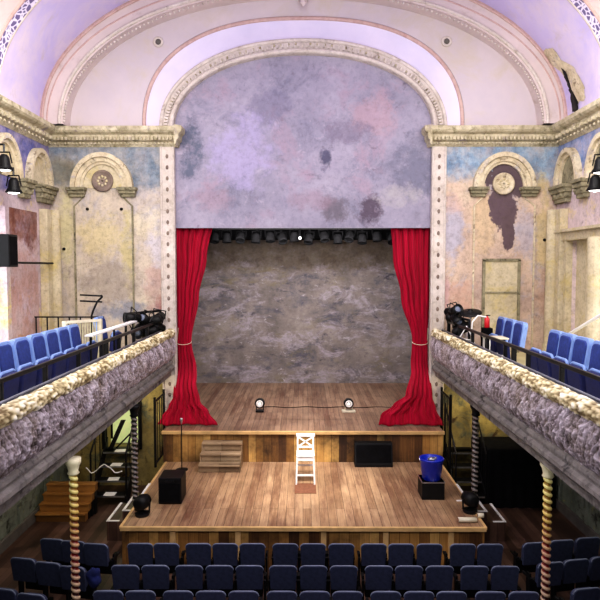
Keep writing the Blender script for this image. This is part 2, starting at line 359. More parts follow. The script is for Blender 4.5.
# end wall pieces left and right of the proscenium
JX = abs(W(161, 200, PY)[0])
for s, nm, mt in ((-1, 'left', 'endL'), (1, 'right', 'endR')):
    w = MB(); w.box((s * (JX + HW + .3) / 2, PY + .2, (ZGF + Z0) / 2), (HW + .3 - JX, .4, Z0 - ZGF))
    struct(w.build('wall_end_' + nm, mt))
for s, nm in ((-1, 'left'), (1, 'right')):
    w = MB()
    dx0, dx1 = 3.85, 4.65
    if s < 0:
        w.box((-(3.1 + dx0) / 2, PY + .2, ZGF / 2), (dx0 - 3.1, .4, ZGF)).box((-(dx1 + 6.1) / 2, PY + .2, ZGF / 2), (6.1 - dx1, .4, ZGF))
        w.box((-(dx0 + dx1) / 2, PY + .2, .45), (dx1 - dx0, .4, .9)).box((-(dx0 + dx1) / 2, PY + .2, 2.85), (dx1 - dx0, .4, .6))
    else:
        w.box(((3.1 + 6.1) / 2, PY + .2, ZGF / 2), (3.0, .4, ZGF))
    struct(w.build('wall_lower_end_' + nm, 'lowwall'))
# side walls above gallery : left with tall window opening, right likewise
def side_wall(s, nm, mt):
    w = MB(); x = s * (HW + .2)
    op = [(11.95, 13.2), (8.9, 11.8), (5.2, 7.8), (1.8, 4.4)]      # y ranges of openings
    if s > 0: op[0] = (12.15, 13.1); op[1] = (8.9, 11.5)
    zl, zt = ZGF + .25, W(0, 208, 12.2)[1]
    if s > 0: zt = W(600, 238, 12.2)[1]
    w.box((x, (FY0 + PY) / 2, (ZGF + zl) / 2), (.4, PY - FY0, zl - ZGF))
    w.box((x, (FY0 + PY) / 2, (zt + Z0) / 2), (.4, PY - FY0, Z0 - zt))
    e = [FY0] + [v for a in sorted(op) for v in a] + [PY]
    for a, b in zip(e[::2], e[1::2]): w.box((x, (a + b) / 2, (zl + zt) / 2), (.4, b - a, zt - zl))
    struct(w.build('wall_' + nm, mt))
    return op, zl, zt
opL = side_wall(-1, 'left', 'sideL'); opR = side_wall(1, 'right', 'sideR')
wn = 1
for s, (op, zl, zt) in ((-1, opL), (1, opR)):
    for k, (a, b) in enumerate(op):
        x = s * (HW + .3)
        if k == 0:
            w = MB().box((x - s * (.27 if s < 0 else .16), (a + b) / 2, (zl + zt) / 2), (.06, b - a, zt - zl))
            o = struct(w.build('wall_recess_' + ('left' if s < 0 else 'right'), 'russet' if s < 0 else 'niche'))
        else:
            f = MB()
            for yy in (a + .05, b - .05, (a + b) / 2): f.box((x, yy, (zl + zt) / 2), (.08, .08, zt - zl))
            for zz in (zl + .04, zt - .04, zl + (zt - zl) * .5, zl + (zt - zl) * .75, zl + (zt - zl) * .25): f.box((x, (a + b) / 2, zz), (.07, b - a, .06))
            fo = struct(f.build(f'window_{wn}', 'white'))
            MB().box((x + s * .03, (a + b) / 2, (zl + zt) / 2), (.01, b - a, zt - zl)).build('window_pane', 'daylight', fo)
            wn += 1
# lower side walls (under the galleries)
for s, nm in ((-1, 'left'), (1, 'right')):
    w = MB(); w.box((s * 5.7, (FY0 + PY) / 2, ZGF / 2), (.4, PY - FY0, ZGF))
    for k in range(12):
        y0 = PY - .75 - k * 1.2
        w.box((s * 5.49, y0, 1.3), (.03, .9, 1.7), bevel=.01); w.box((s * 5.49, y0 + .6, 1.3), (.07, .12, 2.6))
    struct(w.build('wall_lower_' + nm, 'greenwall'))
    struct(MB().box((s * 5.45, (FY0 + PY) / 2, .1), (.06, PY - FY0, .2)).build('baseboard_' + nm, 'soffit'))
# vault
def curve(a, b, n=2.0, N=72, z0=None):
    out = []
    for k in range(N + 1):
        t = PI * k / N; c, s_ = math.cos(t), math.sin(t)
        out.append((a * math.copysign(abs(c) ** (2 / n), c), (Z0 if z0 is None else z0) + b * abs(s_) ** (2 / n)))
    return out
def loft(rings, N=72):
    w = MB(); w.grid([[(x, Y, z) for x, z in curve(a, b, n, N)] for a, b, n, Y in rings]); return w
VB = W(303, -25, PY)[1] - Z0
struct(loft([(HW, VB, 2.1, y) for y in (FY0, 2, 5, 8, 11, PY + .1)]).build('ceiling', 'vault', smooth=True))
o = loft([(HW + .15, VB + .15, 2.1, FY0), (HW + .15, VB + .15, 2.1, PY + .3)]).build('ceiling_shell', 'vault'); struct(o)
# end rib
RA, RB = abs(W(66, 127, PY - .3)[0]), W(303, -6, PY - .3)[1] - Z0
struct(loft([(HW, VB, 2.1, PY - .45), (HW - .05, VB - .04, 2.1, PY - .45)]).build('trim_1', 'pink'))
struct(loft([(HW + .02, VB + .02, 2.1, PY - .42), (RA + .02, RB + .02, 2.1, PY - .42), (RA + .02, RB + .02, 2.1, PY)]).build('trim_2', 'rib'))
def bead(a, b, n, Y, r, name, mat, N=96):      # round moulding that follows an arch
    w = MB(); cv = curve(a, b, n, N); rows = []
    for k, (x, z) in enumerate(cv):
        p0 = cv[max(0, k - 1)]; p1 = cv[min(N, k + 1)]
        t = Vector((p1[0] - p0[0], 0, p1[1] - p0[1])).normalized(); nn = Vector((-t.z, 0, t.x))
        rows.append([Vector((x, Y, z)) + nn * r * math.cos(q) + Vector((0, 1, 0)) * r * math.sin(q) for q in [2 * PI * j / 10 for j in range(10)]])
    w.grid(rows, True); return struct(w.build(name, mat, smooth=True))
bead(HW - .05, VB - .05, 2.1, PY - .44, .03, 'trim_3', 'pink')
bead(RA + .1, RB + .09, 2.1, PY - .43, .04, 'trim_4', 'mould')
bead(RA + .38, RB + .27, 2.1, PY - .41, .022, 'trim_66', 'pink')
# egg and dart studs along the inner edge of the end rib
w = MB()
for k in range(1, 140):
    t = PI * k / 140
    w.ball(((RA) * math.cos(t), PY - .42, Z0 + RB * math.sin(t)), .028, 6, 4)
struct(w.build('trim_5', 'mould'))
# tympanum
R3A, R3B = abs(W(142, 127, PY)[0]), W(303, 16, PY)[1] - Z0
MA, MBb = abs(W(160.5, 127, PY)[0]), W(303, 40, PY)[1] - Z0
IA, IB = abs(W(174, 127, PY)[0]), W(303, 54, PY)[1] - Z0
struct(loft([(HW + .1, VB + .1, 2.1, PY), (R3A, R3B, 2.4, PY)]).build('wall_tympanum', 'tympanum'))
bead(R3A - .05, R3B - .05, 2.4, PY - .0, .045, 'trim_6', 'pink')
struct(loft([(R3A - .06, R3B - .06, 2.4, PY - .01), ((R3A + MA) / 2, (R3B + MBb) / 2, 2.3, PY + .05), (MA, MBb, 2.1, PY - .02)]).build('trim_7', 'cove', smooth=True))
bead(MA - .02, MBb - .02, 2.1, PY - .04, .045, 'trim_8', 'mould')
struct(loft([(MA, MBb, 2.1, PY - .04), (IA, IB, 2.1, PY - .04), (IA, IB, 2.1, PY + .12)]).build('trim_9', 'mould'))
bead(IA + .05, IB + .05, 2.1, PY - .06, .05, 'trim_10', 'mould')
w = MB(); nd = 84
mA, mB = (MA + IA) / 2 + .02, (MBb + IB) / 2 + .02
for k in range(1, nd):
    t = PI * k / nd; x, z = mA * math.cos(t), mB * math.sin(t)
    w.box((x, PY - .07, Z0 + z), (.045, .06, .09), rot=(0, PI / 2 - math.atan2(z / mB / mB, x / mA / mA) , 0), bevel=.01)
struct(w.build('trim_11', 'mould'))
w = MB()
for k in range(1, 60):
    t = PI * k / 60; w.ball(((MA - .12) * math.cos(t), PY - .05, Z0 + (MBb - .1) * math.sin(t)), .03, 6, 4)
struct(w.build('trim_12', 'cornice'))
# keystone pendant at crown of the rib, two round vents in tympanum
w = MB(); zt = Z0 + RB
w.box((0, PY - .35, zt + .02), (.22, .3, .34), taper=1.3, bevel=.03).lathe([(.02, -.28), (.07, -.22), (.05, -.14), (.1, -.05), (.11, 0)], (0, PY - .4, zt - .02), seg=12)
struct(w.build('trim_13', 'rib'))
for px, side in ((158.5, 'left'), (446, 'right')):
    x, z = W(px, 42, PY); t = thing('ceiling_vent', f'small round ventilation rose on the pale wall over the {side} shoulder of the stage arch', 'vent', (x, PY, z), group='round wall vents')
    MB().lathe([(.11, 0), (.12, -.02), (.1, -.045), (.07, -.03)], axis='y').build('rim', 'mould', t, True)
    MB().lathe([(.068, -.028), (.045, -.05), (.01, -.06)], axis='y', seg=16).build('boss', 'soffit', t, True)
# second, pierced rib on the vault
rib2 = YD(62, 0)  # unused depth guess guard
Yr = 11.45
struct(loft([(HW, VB, 2.1, Yr), (HW - .09, VB - .09, 2.1, Yr), (HW - .09, VB - .09, 2.1, Yr - .34), (HW - .1, VB - .1, 2.1, Yr - .34)]).build('trim_14', 'lace'))
struct(loft([(HW, VB, 2.1, Yr - .34), (HW - .12, VB - .12, 2.1, Yr - .36), (HW - .12, VB - .12, 2.1, Yr - 1.0), (HW, VB, 2.1, Yr - 1.02)]).build('trim_15', 'rib'))
bead(HW - .1, VB - .1, 2.1, Yr - .38, .05, 'trim_16', 'pink'); bead(HW - .05, VB - .05, 2.1, Yr + .02, .05, 'trim_17', 'mould')
for q in (6.6, 2.6):
    struct(loft([(HW, VB, 2.1, q), (HW - .12, VB - .12, 2.1, q - .02), (HW - .12, VB - .12, 2.1, q - 1.0), (HW, VB, 2.1, q - 1.02)]).build(f'trim_{30 + int(q)}', 'rib'))

# cornice: end wall and side walls
ZC = W(100, 147, PY)[1] - .0
cp = [(0, ZC), (.06, ZC), (.1, ZC + .06), (.1, ZC + .1), (.18, ZC + .13), (.2, ZC + .2), (.2, ZC + .25), (.3, ZC + .29), (.34, ZC + .33), (.34, ZC + .42), (0, ZC + .45)]
for s, nm in ((-1, 18), (1, 19)):
    xe = s * (IA - .06)
    w = MB(); w.prism([(PY + .05 - u, z) for u, z in cp], xe, s * (HW + .1), axis='x')
    # small return of the cornice into the reveal
    w.prism([(xe - s * u * .5, z) for u, z in cp], PY - .3, PY + .1, axis='y')
    for k in range(34):
        x = s * (IA + .03 + k * (HW - IA) / 34); w.box((x, PY - .17, ZC + .16), (.045, .07, .07))
        w.ball((x + s * .04, PY - .14, ZC + .06), .028, 6, 4)
    struct(w.build(f'trim_{nm}', 'cornice'))
    w = MB(); w.prism([(s * (HW + .05 - u), z) for u, z in cp], FY0, PY - .1, axis='y')
    for k in range(40):
        y = PY - .3 - k * .17; w.box((s * (HW - .17), y, ZC + .16), (.07, .07, .07)); w.ball((s * (HW - .13), y + .05, ZC + .06), .028, 6, 4)
    struct(w.build(f'trim_{nm + 2}', 'cornice'))
# proscenium jambs: moulded strips with studs
for s, nm in ((-1, 22), (1, 23)):
    w = MB(); xo, xi = JX, IA
    w.box((s * (xo + xi) / 2, PY + .03, (US - .7 + ZC) / 2), (xo - xi, .14, ZC - US + .7))
    for x in (xo - .02, xi + .02): w.cyl((s * x, PY - .04, US - .6), (s * x, PY - .04, ZC), .028, seg=8)
    o = struct(w.build(f'trim_{nm}', 'mould'))
    w = MB(); z = US + .2
    while z < ZC - .05:
        w.ball((s * (xo + xi) / 2, PY - .045, z), .034, 8, 5, (1, .5, 1.5)); z += .25
    struct(w.build(f'trim_{nm + 2}', 'stud'))

# blind arches with roundels on the end wall
def arch_poly(cx, zs, r, h, N=20):
    return [(cx + r * math.cos(PI * k / N), zs + h * math.sin(PI * k / N)) for k in range(N + 1)]
def arch_ring(w, cx, zs, r1, h1, r2, h2, y0, y1, plane='y', N=22):
    for k in range(N):
        a, b = PI * k / N, PI * (k + 1) / N
        q = [(cx + r1 * math.cos(a), zs + h1 * math.sin(a)), (cx + r1 * math.cos(b), zs + h1 * math.sin(b)), (cx + r2 * math.cos(b), zs + h2 * math.sin(b)), (cx + r2 * math.cos(a), zs + h2 * math.sin(a))]
        w.prism(q, y0, y1, plane)
for s, pxc, nm in ((-1, 103, 'left'), (1, 502.5, 'right')):
    cx, zs = W(pxc, 188, PY); ro = .71; ho = W(pxc, 153, PY)[1] - zs
    w = MB(); arch_ring(w, cx, zs, ro, ho, ro - .1, ho - .1, PY - .16, PY); arch_ring(w, cx, zs, ro - .1, ho - .1, ro - .2, ho - .2, PY - .1, PY)
    arch_ring(w, cx, zs, ro - .2, ho - .2, ro - .26, ho - .26, PY - .06, PY)
    struct(w.build('trim_26' if s < 0 else 'trim_27', 'archstone'))
    w = MB()
    for q in (-1, 1):
        w.box((cx + q * (ro - .13), PY - .1, zs - .03), (.44, .2, .07), bevel=.01).box((cx + q * (ro - .13), PY - .07, zs - .1), (.38, .16, .08), bevel=.02).box((cx + q * (ro - .13), PY - .05, zs - .17), (.34, .1, .08), bevel=.02)
    struct(w.build('trim_28' if s < 0 else 'trim_29', 'olive'))
    zr = W(pxc, 181 if s < 0 else 184, PY)[1]
    t = thing('wall_roundel', f'round carved plaster medallion inside the {nm} blind arch', 'roundel', (cx, PY, zr), group='roundels in blind arches')
    MB().lathe([(.25, 0), (.25, -.05), (.22, -.08), (.19, -.05)], axis='y', seg=32).build('rim', 'stud' if s < 0 else 'archstone', t, True)
    d = MB().lathe([(.19, -.03), (.1, -.045), (.02, -.05)], axis='y', seg=24)
    for k in range(8):
        a = k * PI / 4; d.ball((.1 * math.cos(a), -.045, .1 * math.sin(a)), .035, 6, 4)
    d.build('carved_face', 'niche', t, True)
    if s < 0:
        w = MB(); arch_ring(w, cx, zs, ro - .26, ho - .26, .0, .0, PY - .02, PY); struct(w.build('wall_niche_left', 'niche'))
    # moulded panel frame under the arch
    xl, xr = (W(75, 240, PY)[0], W(133, 240, PY)[0]) if s < 0 else (W(473, 240, PY)[0], W(533, 240, PY)[0])
    zt2 = W(0, 206, PY)[1]
    w = MB()
    for x in (xl, xr): w.box((x, PY - .015, (ZGF + zt2) / 2), (.035, .04, zt2 - ZGF))
    for q in (-1, 1):
        x0 = xl if q < 0 else xr; x1 = cx + q * (ro - .28)
        w.cyl((x0, PY - .01, zt2), (x1, PY - .01, zs - .18), .018, seg=6)
    struct(w.build('trim_40' if s < 0 else 'trim_41', 'olive' if s < 0 else 'archstone'))
for px, py, lab in ((87.5, 209, 'small dark bolt on left niche wall, left one of the upper pair'), (121.5, 209, 'small dark bolt on left niche wall, right one of the upper pair'), (64, 249, 'small dark bolt on plaster left of the left wall niche'), (543.5, 240, 'small dark bolt on plaster right of the dark peeled patch')):
    x, z = W(px, py, PY)
    tag(MB().lathe([(.035, .0), (.035, -.02), (.02, -.035), (.018, -.07), (.005, -.075)], (x, PY, z), axis='y', seg=12).build('wall_bolt', 'black', smooth=True), lab, 'bolt', 'dark bolts in the end wall')
# right end wall: small framed blocked door
xa, zb = W(483, 260, PY); xb, _ = W(518, 260, PY)
w = MB()
for x in (xa, xb): w.box((x, PY - .03, (ZGF + zb) / 2), (.06, .06, zb - ZGF))
w.box(((xa + xb) / 2, PY - .03, zb), (xb - xa + .06, .06, .06)); w.box(((xa + xb) / 2, PY - .03, zb - .75), (xb - xa, .05, .04))
dr = struct(w.build('door_1', 'olive'))
MB().box(((xa + xb) / 2, PY - .01, (ZGF + zb) / 2), (xb - xa, .03, zb - ZGF)).build('door_panel', 'niche', dr)
# pilaster shafts and capitals in the corner of the side walls + arcade of blind arches
for s, nm in ((-1, 'left'), (1, 'right')):
    zs = W(0 if s < 0 else 600, 184, 13.3)[1]; zk = EYE + .0
    zcap = EYE - hy(186) * 13.4; zcb = EYE - hy(209) * 13.4
    w = MB(); arc = [(13.25, .58, .8), (11.75, .58, .8), (10.25, .58, .8), (8.75, .58, .8)]
    for cy, r, h in arc:
        arch_ring(w, cy, zcap, r, h, r - .1, h - .1, s * (HW - .14), s * HW, 'x'); arch_ring(w, cy, zcap, r - .1, h - .1, r - .18, h - .18, s * (HW - .07), s * HW, 'x')
    struct(w.build(f'trim_{50 if s < 0 else 51}', 'archstone'))
    w = MB()
    for cy, r, h in arc: arch_ring(w, cy, zcap, r - .18, h - .18, 0, 0, s * (HW - .02), s * HW, 'x')
    struct(w.build('wall_lunettes_' + nm, 'niche' if s < 0 else 'olive'))
    w = MB()
    for k, cy in enumerate((13.84, 12.5, 11.0, 9.5)):
        ln = .5 if k else .75
        for dz, dd, hh in ((0, .24, .08), (.09, .2, .1), (.2, .16, .12), (.3, .13, .1)):
            w.box((s * (HW - dd / 2), cy - (.0 if k else .36), zcap - .02 - dz), (dd, ln - dz * .5, hh), bevel=.02)
        for q in (-1, 1): w.ball((s * (HW - .15), cy + q * .15 - (.0 if k else .36), zcap - .2), .05, 8, 6)
    struct(w.build(f'trim_{52 if s < 0 else 53}', 'olive'))
    w = MB()
    w.box((s * (HW - .09), 13.6, (ZGF + zcb) / 2), (.18, .6, zcb - ZGF), bevel=.02)
    w.cyl((s * (HW - .2), 13.66, ZGF), (s * (HW - .2), 13.66, zcb), .13, .12, seg=20)
    w.cyl((s * (HW - .2), 13.66, ZGF), (s * (HW - .2), 13.66, ZGF + .25), .18, .15, seg=20)
    struct(w.build(f'trim_{54 if s < 0 else 55}', 'niche'))
    if s > 0:
        w = MB(); zl_ = opR[2]
        w.box((HW - .06, 11.9, zl_ + .08), (.16, 3.4, .2), bevel=.03).box((HW - .1, 11.9, zl_ + .2), (.24, 3.4, .06))
        w.box((HW - .05, 13.14, (ZGF + zl_) / 2), (.14, .1, zl_ - ZGF)).box((HW - .05, 12.08, (ZGF + zl_) / 2), (.14, .14, zl_ - ZGF))
        w.cyl((HW - .12, 11.75, ZGF), (HW - .12, 11.75, zl_), .16, seg=20)
        struct(w.build('trim_56', 'niche'))
# cracked peeling hole in the vault on the right
def vp(t, Y, off=0):
    a, b, n = HW - off, VB - off, 2.1
    c, s_ = math.cos(t), math.sin(t)
    return Vector((a * abs(c) ** (2 / n), Y, Z0 + b * s_ ** (2 / n)))
def blot(name, pts, mat, off):
    w = MB(); cy = sum(p[1] for p in pts) / len(pts); ct = sum(p[0] for p in pts) / len(pts)
    c = w.bm.verts.new(vp(ct, cy, off)); vs = []
    dense = []
    for i, p in enumerate(pts):
        q = pts[(i + 1) % len(pts)]
        for k in range(6):
            u = k / 6; j = noise.noise(Vector((i * 3.1, u * 5, 2.0))) * .035
            dense.append((p[0] + (q[0] - p[0]) * u + j * .6, p[1] + (q[1] - p[1]) * u + j * 2))
    vs = [w.bm.verts.new(vp(t, y, off)) for t, y in dense]
    for i in range(len(vs)): w.bm.faces.new((c, vs[i], vs[(i + 1) % len(vs)]))
    return struct(w.build(name, mat))
def tv(px, py):       # vault parameters of a picture point (solve depth on the vault surface)
    best = None
    for k in range(400):
        Y = 9 + k * .0125
        x, z = W(px, py, Y)
        u = (abs(x) / HW) ** 2.1 + (max(0, z - Z0) / VB) ** 2.1
        if best is None or abs(u - 1) < best[0]: best = (abs(u - 1), Y, x, z)
    _, Y, x, z = best
    c = (abs(x) / HW) ** 1.05; s_ = (max(z - Z0, .001) / VB) ** 1.05
    return math.atan2(s_, c), Y
blot('wall_peel', [tv(*p) for p in ((543, 50), (552, 48), (560, 60), (572, 66), (584, 88), (585, 98), (578, 104), (570, 92), (560, 72), (546, 62))], 'archstone', .012)
blot('wall_crack', [tv(*p) for p in ((560, 66), (563, 68), (570, 84), (575, 92), (578, 103), (579, 113), (572, 113), (570, 96), (565, 80))], 'black', .02)

# painted border panel in the head of the arch, and stage box
zp = W(303, 228, PY + .1)[1]
w = MB(); cv = curve(IA + .08, IB + .08, 2.1); poly = [(IA + .08, zp)] + cv + [(-IA - .08, zp)]
w.prism(poly, PY + .1, PY + .16); struct(w.build('wall_border', 'panelgrey'))
w = MB(); w.box((0, SBY + .1, 4.5), (9.6, .2, 7)); struct(w.build('wall_stage_back', 'backwall'))
w = MB()
for s in (-1, 1): w.box((s * 4.7, (PY + .4 + SBY) / 2, 4.5), (.2, SBY - PY - .4, 7)); w.box((s * 4.0, PY + .5, 5.4), (1.9, .1, 5.6))
struct(w.build('wall_stage_sides', 'blackcloth'))
struct(MB().box((0, (PY + SBY) / 2 + .35, 8.05), (9.6, SBY - PY - .3, .1)).build('ceiling_stage', 'blackcloth'))
struct(MB().box((0, 17.4, 7.02), (9.2, .05, 2.18)).build('stage_border', 'blackcloth')); bpy.data.objects['stage_border'].name = 'wall_black_border'

# stages
w = MB(); w.box((0, (USF + PY + .45) / 2, US - .02), (6.3, PY + .45 - USF, .04)).box((0, (PY + .42 + SBY) / 2, US - .02), (9.2, SBY - PY - .42, .04))
struct(w.build('floor_upper_stage', 'upperwood'))
w = MB(); w.box((0, USF + .05, (US - .04) / 2 + .0), (6.28, .06, US - .04)); 
for s in (-1, 1): w.box((s * 3.11, (USF + PY) / 2, (US - .04) / 2), (.06, PY - USF, US - .04))
struct(w.build('wall_upper_stage_fascia', 'fascia'))
w = MB().box((0, USF - .01, US - .035), (6.34, .06, .075), bevel=.01); struct(w.build('trim_60', 'edgewood'))
SX = 3.08
struct(MB().box((0, (LSF + USF) / 2, LS - .02), (SX * 2, USF - LSF, .04)).build('floor_lower_stage', 'stagewood'))
w = MB().box((0, LSF + .06, (LS - .04) / 2), (SX * 2 - .04, .06, LS - .04))
for s in (-1, 1): w.box((s * (SX - .05), (LSF + USF) / 2, (LS - .04) / 2), (.06, USF - LSF, LS - .04))
struct(w.build('wall_lower_stage_fascia', 'fascia'))
w = MB().box((0, LSF, LS - .035), (SX * 2 + .02, .05, .075), bevel=.01)
for x in (-2.2, -1.1, .35, 1.4, 2.5): w.box((x, LSF + .02, .35), (.09, .04, .66))
for s in (-1, 1): w.box((s * SX, (LSF + USF) / 2, LS - .02), (.05, USF - LSF, .045))
struct(w.build('trim_61', 'edgewood'))

# ------------------------------------------------------------------ galleries
def gallery(s, nm):
    # soffit and floor
    y0 = FY0
    w = MB(); w.box((s * 4.6, (y0 + PY) / 2, (ZSOF + ZGF) / 2), (2.9, PY - y0, ZGF - ZSOF)); struct(w.build('gallery_floor_' + nm, 'soffit')); bpy.data.objects['gallery_floor_' + nm].name = 'floor_gallery_' + nm
    struct(MB().box((s * 4.6, (y0 + PY) / 2, ZGF + .01), (2.95, PY - y0, .02)).build('floor_carpet_' + nm, 'galleryfloor'))
    # moulded front: profile (x, z)
    prof = [(3.06, EYE - 1.56), (3.0, EYE - 1.60), (2.965, EYE - 1.70), (2.95, EYE - 1.82), (2.96, EYE - 1.94), (2.99, EYE - 2.04), (3.04, EYE - 2.12), (3.08, EYE - 2.17)]
    P = []
    for i in range(len(prof) - 1):
        for k in range(5):
            u = k / 5; P.append((prof[i][0] * (1 - u) + prof[i + 1][0] * u, prof[i][1] * (1 - u) + prof[i + 1][1] * u))
    P.append(prof[-1])
    rows = []; rel = []
    ny = int((PY - 3.2) / .022)
    for j in range(ny + 1):
        y = 3.2 + (PY - 3.2) * j / ny; r = []
        for x, z in P:
            q = Vector((s * 7, y, z))
            lean = q + Vector((0, z * .5, 0))
            d = noise.noise(Vector((s * 3, lean.y * 18, lean.z * 8))) * .5 + noise.noise(Vector((s * 9, y * 26, z * 26))) * .35 + noise.noise(Vector((s * 5, y * 4.2, z * 4.2))) * .35
            d = max(-.7, min(.8, d))
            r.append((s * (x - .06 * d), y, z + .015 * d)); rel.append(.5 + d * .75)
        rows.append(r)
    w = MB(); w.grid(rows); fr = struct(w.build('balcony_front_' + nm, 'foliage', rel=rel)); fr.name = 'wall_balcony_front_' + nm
    # solid core + ledge behind the relief
    w = MB(); w.box((s * 3.14, (y0 + PY) / 2, (EYE - 1.5 + ZSOF) / 2), (.12, PY - y0, EYE - 1.5 - ZSOF)); w.box((s * 3.12, (y0 + PY) / 2, EYE - 1.485), (.2, PY - y0, .03))
    w.box((s * 3.03, (y0 + 3.2) / 2, EYE - 1.85), (.12, 3.2 - y0, .7))
    struct(w.build('wall_balcony_core_' + nm, 'lip'))
    # blossom band
    rows = []; rel = []; ny = int((PY - 3.2) / .02)
    bp = [(3.11, EYE - 1.44), (3.06, EYE - 1.43), (3.01, EYE - 1.45), (2.975, EYE - 1.49), (2.965, EYE - 1.54), (2.985, EYE - 1.585), (3.03, EYE - 1.61)]
    BP = []
    for i in range(len(bp) - 1):
        for k in range(3):
            u = k / 3; BP.append((bp[i][0] * (1 - u) + bp[i + 1][0] * u, bp[i][1] * (1 - u) + bp[i + 1][1] * u))
    BP.append(bp[-1]); n = len(BP)
    for j in range(ny + 1):
        y = 3.2 + (PY - 3.2) * j / ny; r = []
        for i, (x, z) in enumerate(BP):
            vd = noise.voronoi(Vector((s * 2, y * 11, i * .45)))[0][0]
            d = max(0, .75 - vd) * (.7 + .9 * noise.noise(Vector((s * 4, y * 3.5, i * .2)))) + .05 + noise.noise(Vector((3, y * 20, i * .9))) * .15
            ex = .055 * d; a = i / (n - 1) * PI * .85
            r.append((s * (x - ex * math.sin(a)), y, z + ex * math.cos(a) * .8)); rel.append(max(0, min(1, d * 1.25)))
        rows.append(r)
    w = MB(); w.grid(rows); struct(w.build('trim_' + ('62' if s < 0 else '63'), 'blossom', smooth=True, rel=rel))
    # lower lip mouldings
    lp = [(3.1, EYE - 2.14), (3.03, EYE - 2.18), (3.02, EYE - 2.22), (3.05, EYE - 2.24), (3.04, EYE - 2.27), (2.99, EYE - 2.3), (2.985, EYE - 2.35), (3.02, EYE - 2.38), (3.03, EYE - 2.4), (3.08, EYE - 2.41), (3.1, EYE - 2.45), (3.18, EYE - 2.47), (3.3, EYE - 2.53), (3.3, EYE - 2.14)]
    w = MB(); w.prism([(s * x, z) for x, z in lp], y0, PY, 'y'); struct(w.build('trim_' + ('64' if s < 0 else '65'), 'lip'))
gallery(-1, 'left'); gallery(1, 'right')

# gallery hand rails
for s, nm in ((-1, 'left'), (1, 'right')):
    t = thing('gallery_railing', f'dark metal hand rail with posts running along the {nm} gallery edge', 'railing', (0, 0, 0), group='gallery hand rails')
    X = 3.32; zr = EYE - 1.25
    MB().box((s * X, 8.3, zr), (.05, 10.9, .055), bevel=.012).build('rail', 'blackmetal', t)
    MB().cyl((s * (X - .12), 2.85, EYE - 1.44), (s * (X - .12), 13.75, EYE - 1.44), .018).build('lower_rail', 'railgrey', t, True)
    for y in (3.5, 5.0, 6.5, 7.65, 8.8, 9.8, 10.75, 11.7, 12.7, 13.6):
        MB().box((s * X, y, (zr + ZGF) / 2), (.06, .05, zr - ZGF), bevel=.01).build('post', 'blackmetal', t)

# barley twist columns
def twist_column(x, y, z0, z1, r, mat, label, cap):
    t = thing('twisted_column', label, 'column', (x, y, 0), group='barley twist cast iron columns')
    w = MB(); rows = []; rel = []; N = 20; H = z1 - z0; nz = int(H / .0085); pitch = .09
    for j in range(nz + 1):
        z = z0 + H * j / nz; row = []
        for k in range(N):
            a = 2 * PI * k / N; ph = a + 2 * PI * z / pitch
            q = .5 + .5 * math.cos(ph); rr = r * (.62 + .38 * q ** .7)
            row.append((rr * math.cos(a), rr * math.sin(a), z)); rel.append(q)
        rows.append(row)
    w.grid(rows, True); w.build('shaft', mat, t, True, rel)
    MB().lathe([(r * 1.0, z1 - .02), (r * 1.3, z1), (r * 1.05, z1 + .03), (r * 1.3, z1 + .1), (r * 1.7, z1 + .14), (r * 1.7, ZSOF)]).build('capital', cap, t, True)
    MB().lathe([(r * 1.4, 0), (r * 1.4, .08), (r * 1.2, .12), (r * 1.3, .16), (r * 1.1, z0 + .02)]).build('base', cap if mat == 'twistdark' else 'offwhite', t, True)
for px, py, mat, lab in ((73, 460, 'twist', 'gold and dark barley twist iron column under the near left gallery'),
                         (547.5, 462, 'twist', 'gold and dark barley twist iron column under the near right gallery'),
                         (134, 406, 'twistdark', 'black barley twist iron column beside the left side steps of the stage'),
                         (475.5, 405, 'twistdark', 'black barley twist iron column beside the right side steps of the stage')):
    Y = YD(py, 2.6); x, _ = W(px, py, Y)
    twist_column(x, Y, .18, 2.42,   .06 if mat == 'twist' else .062, mat, lab, 'blossomcap' if mat == 'twist' else 'black')

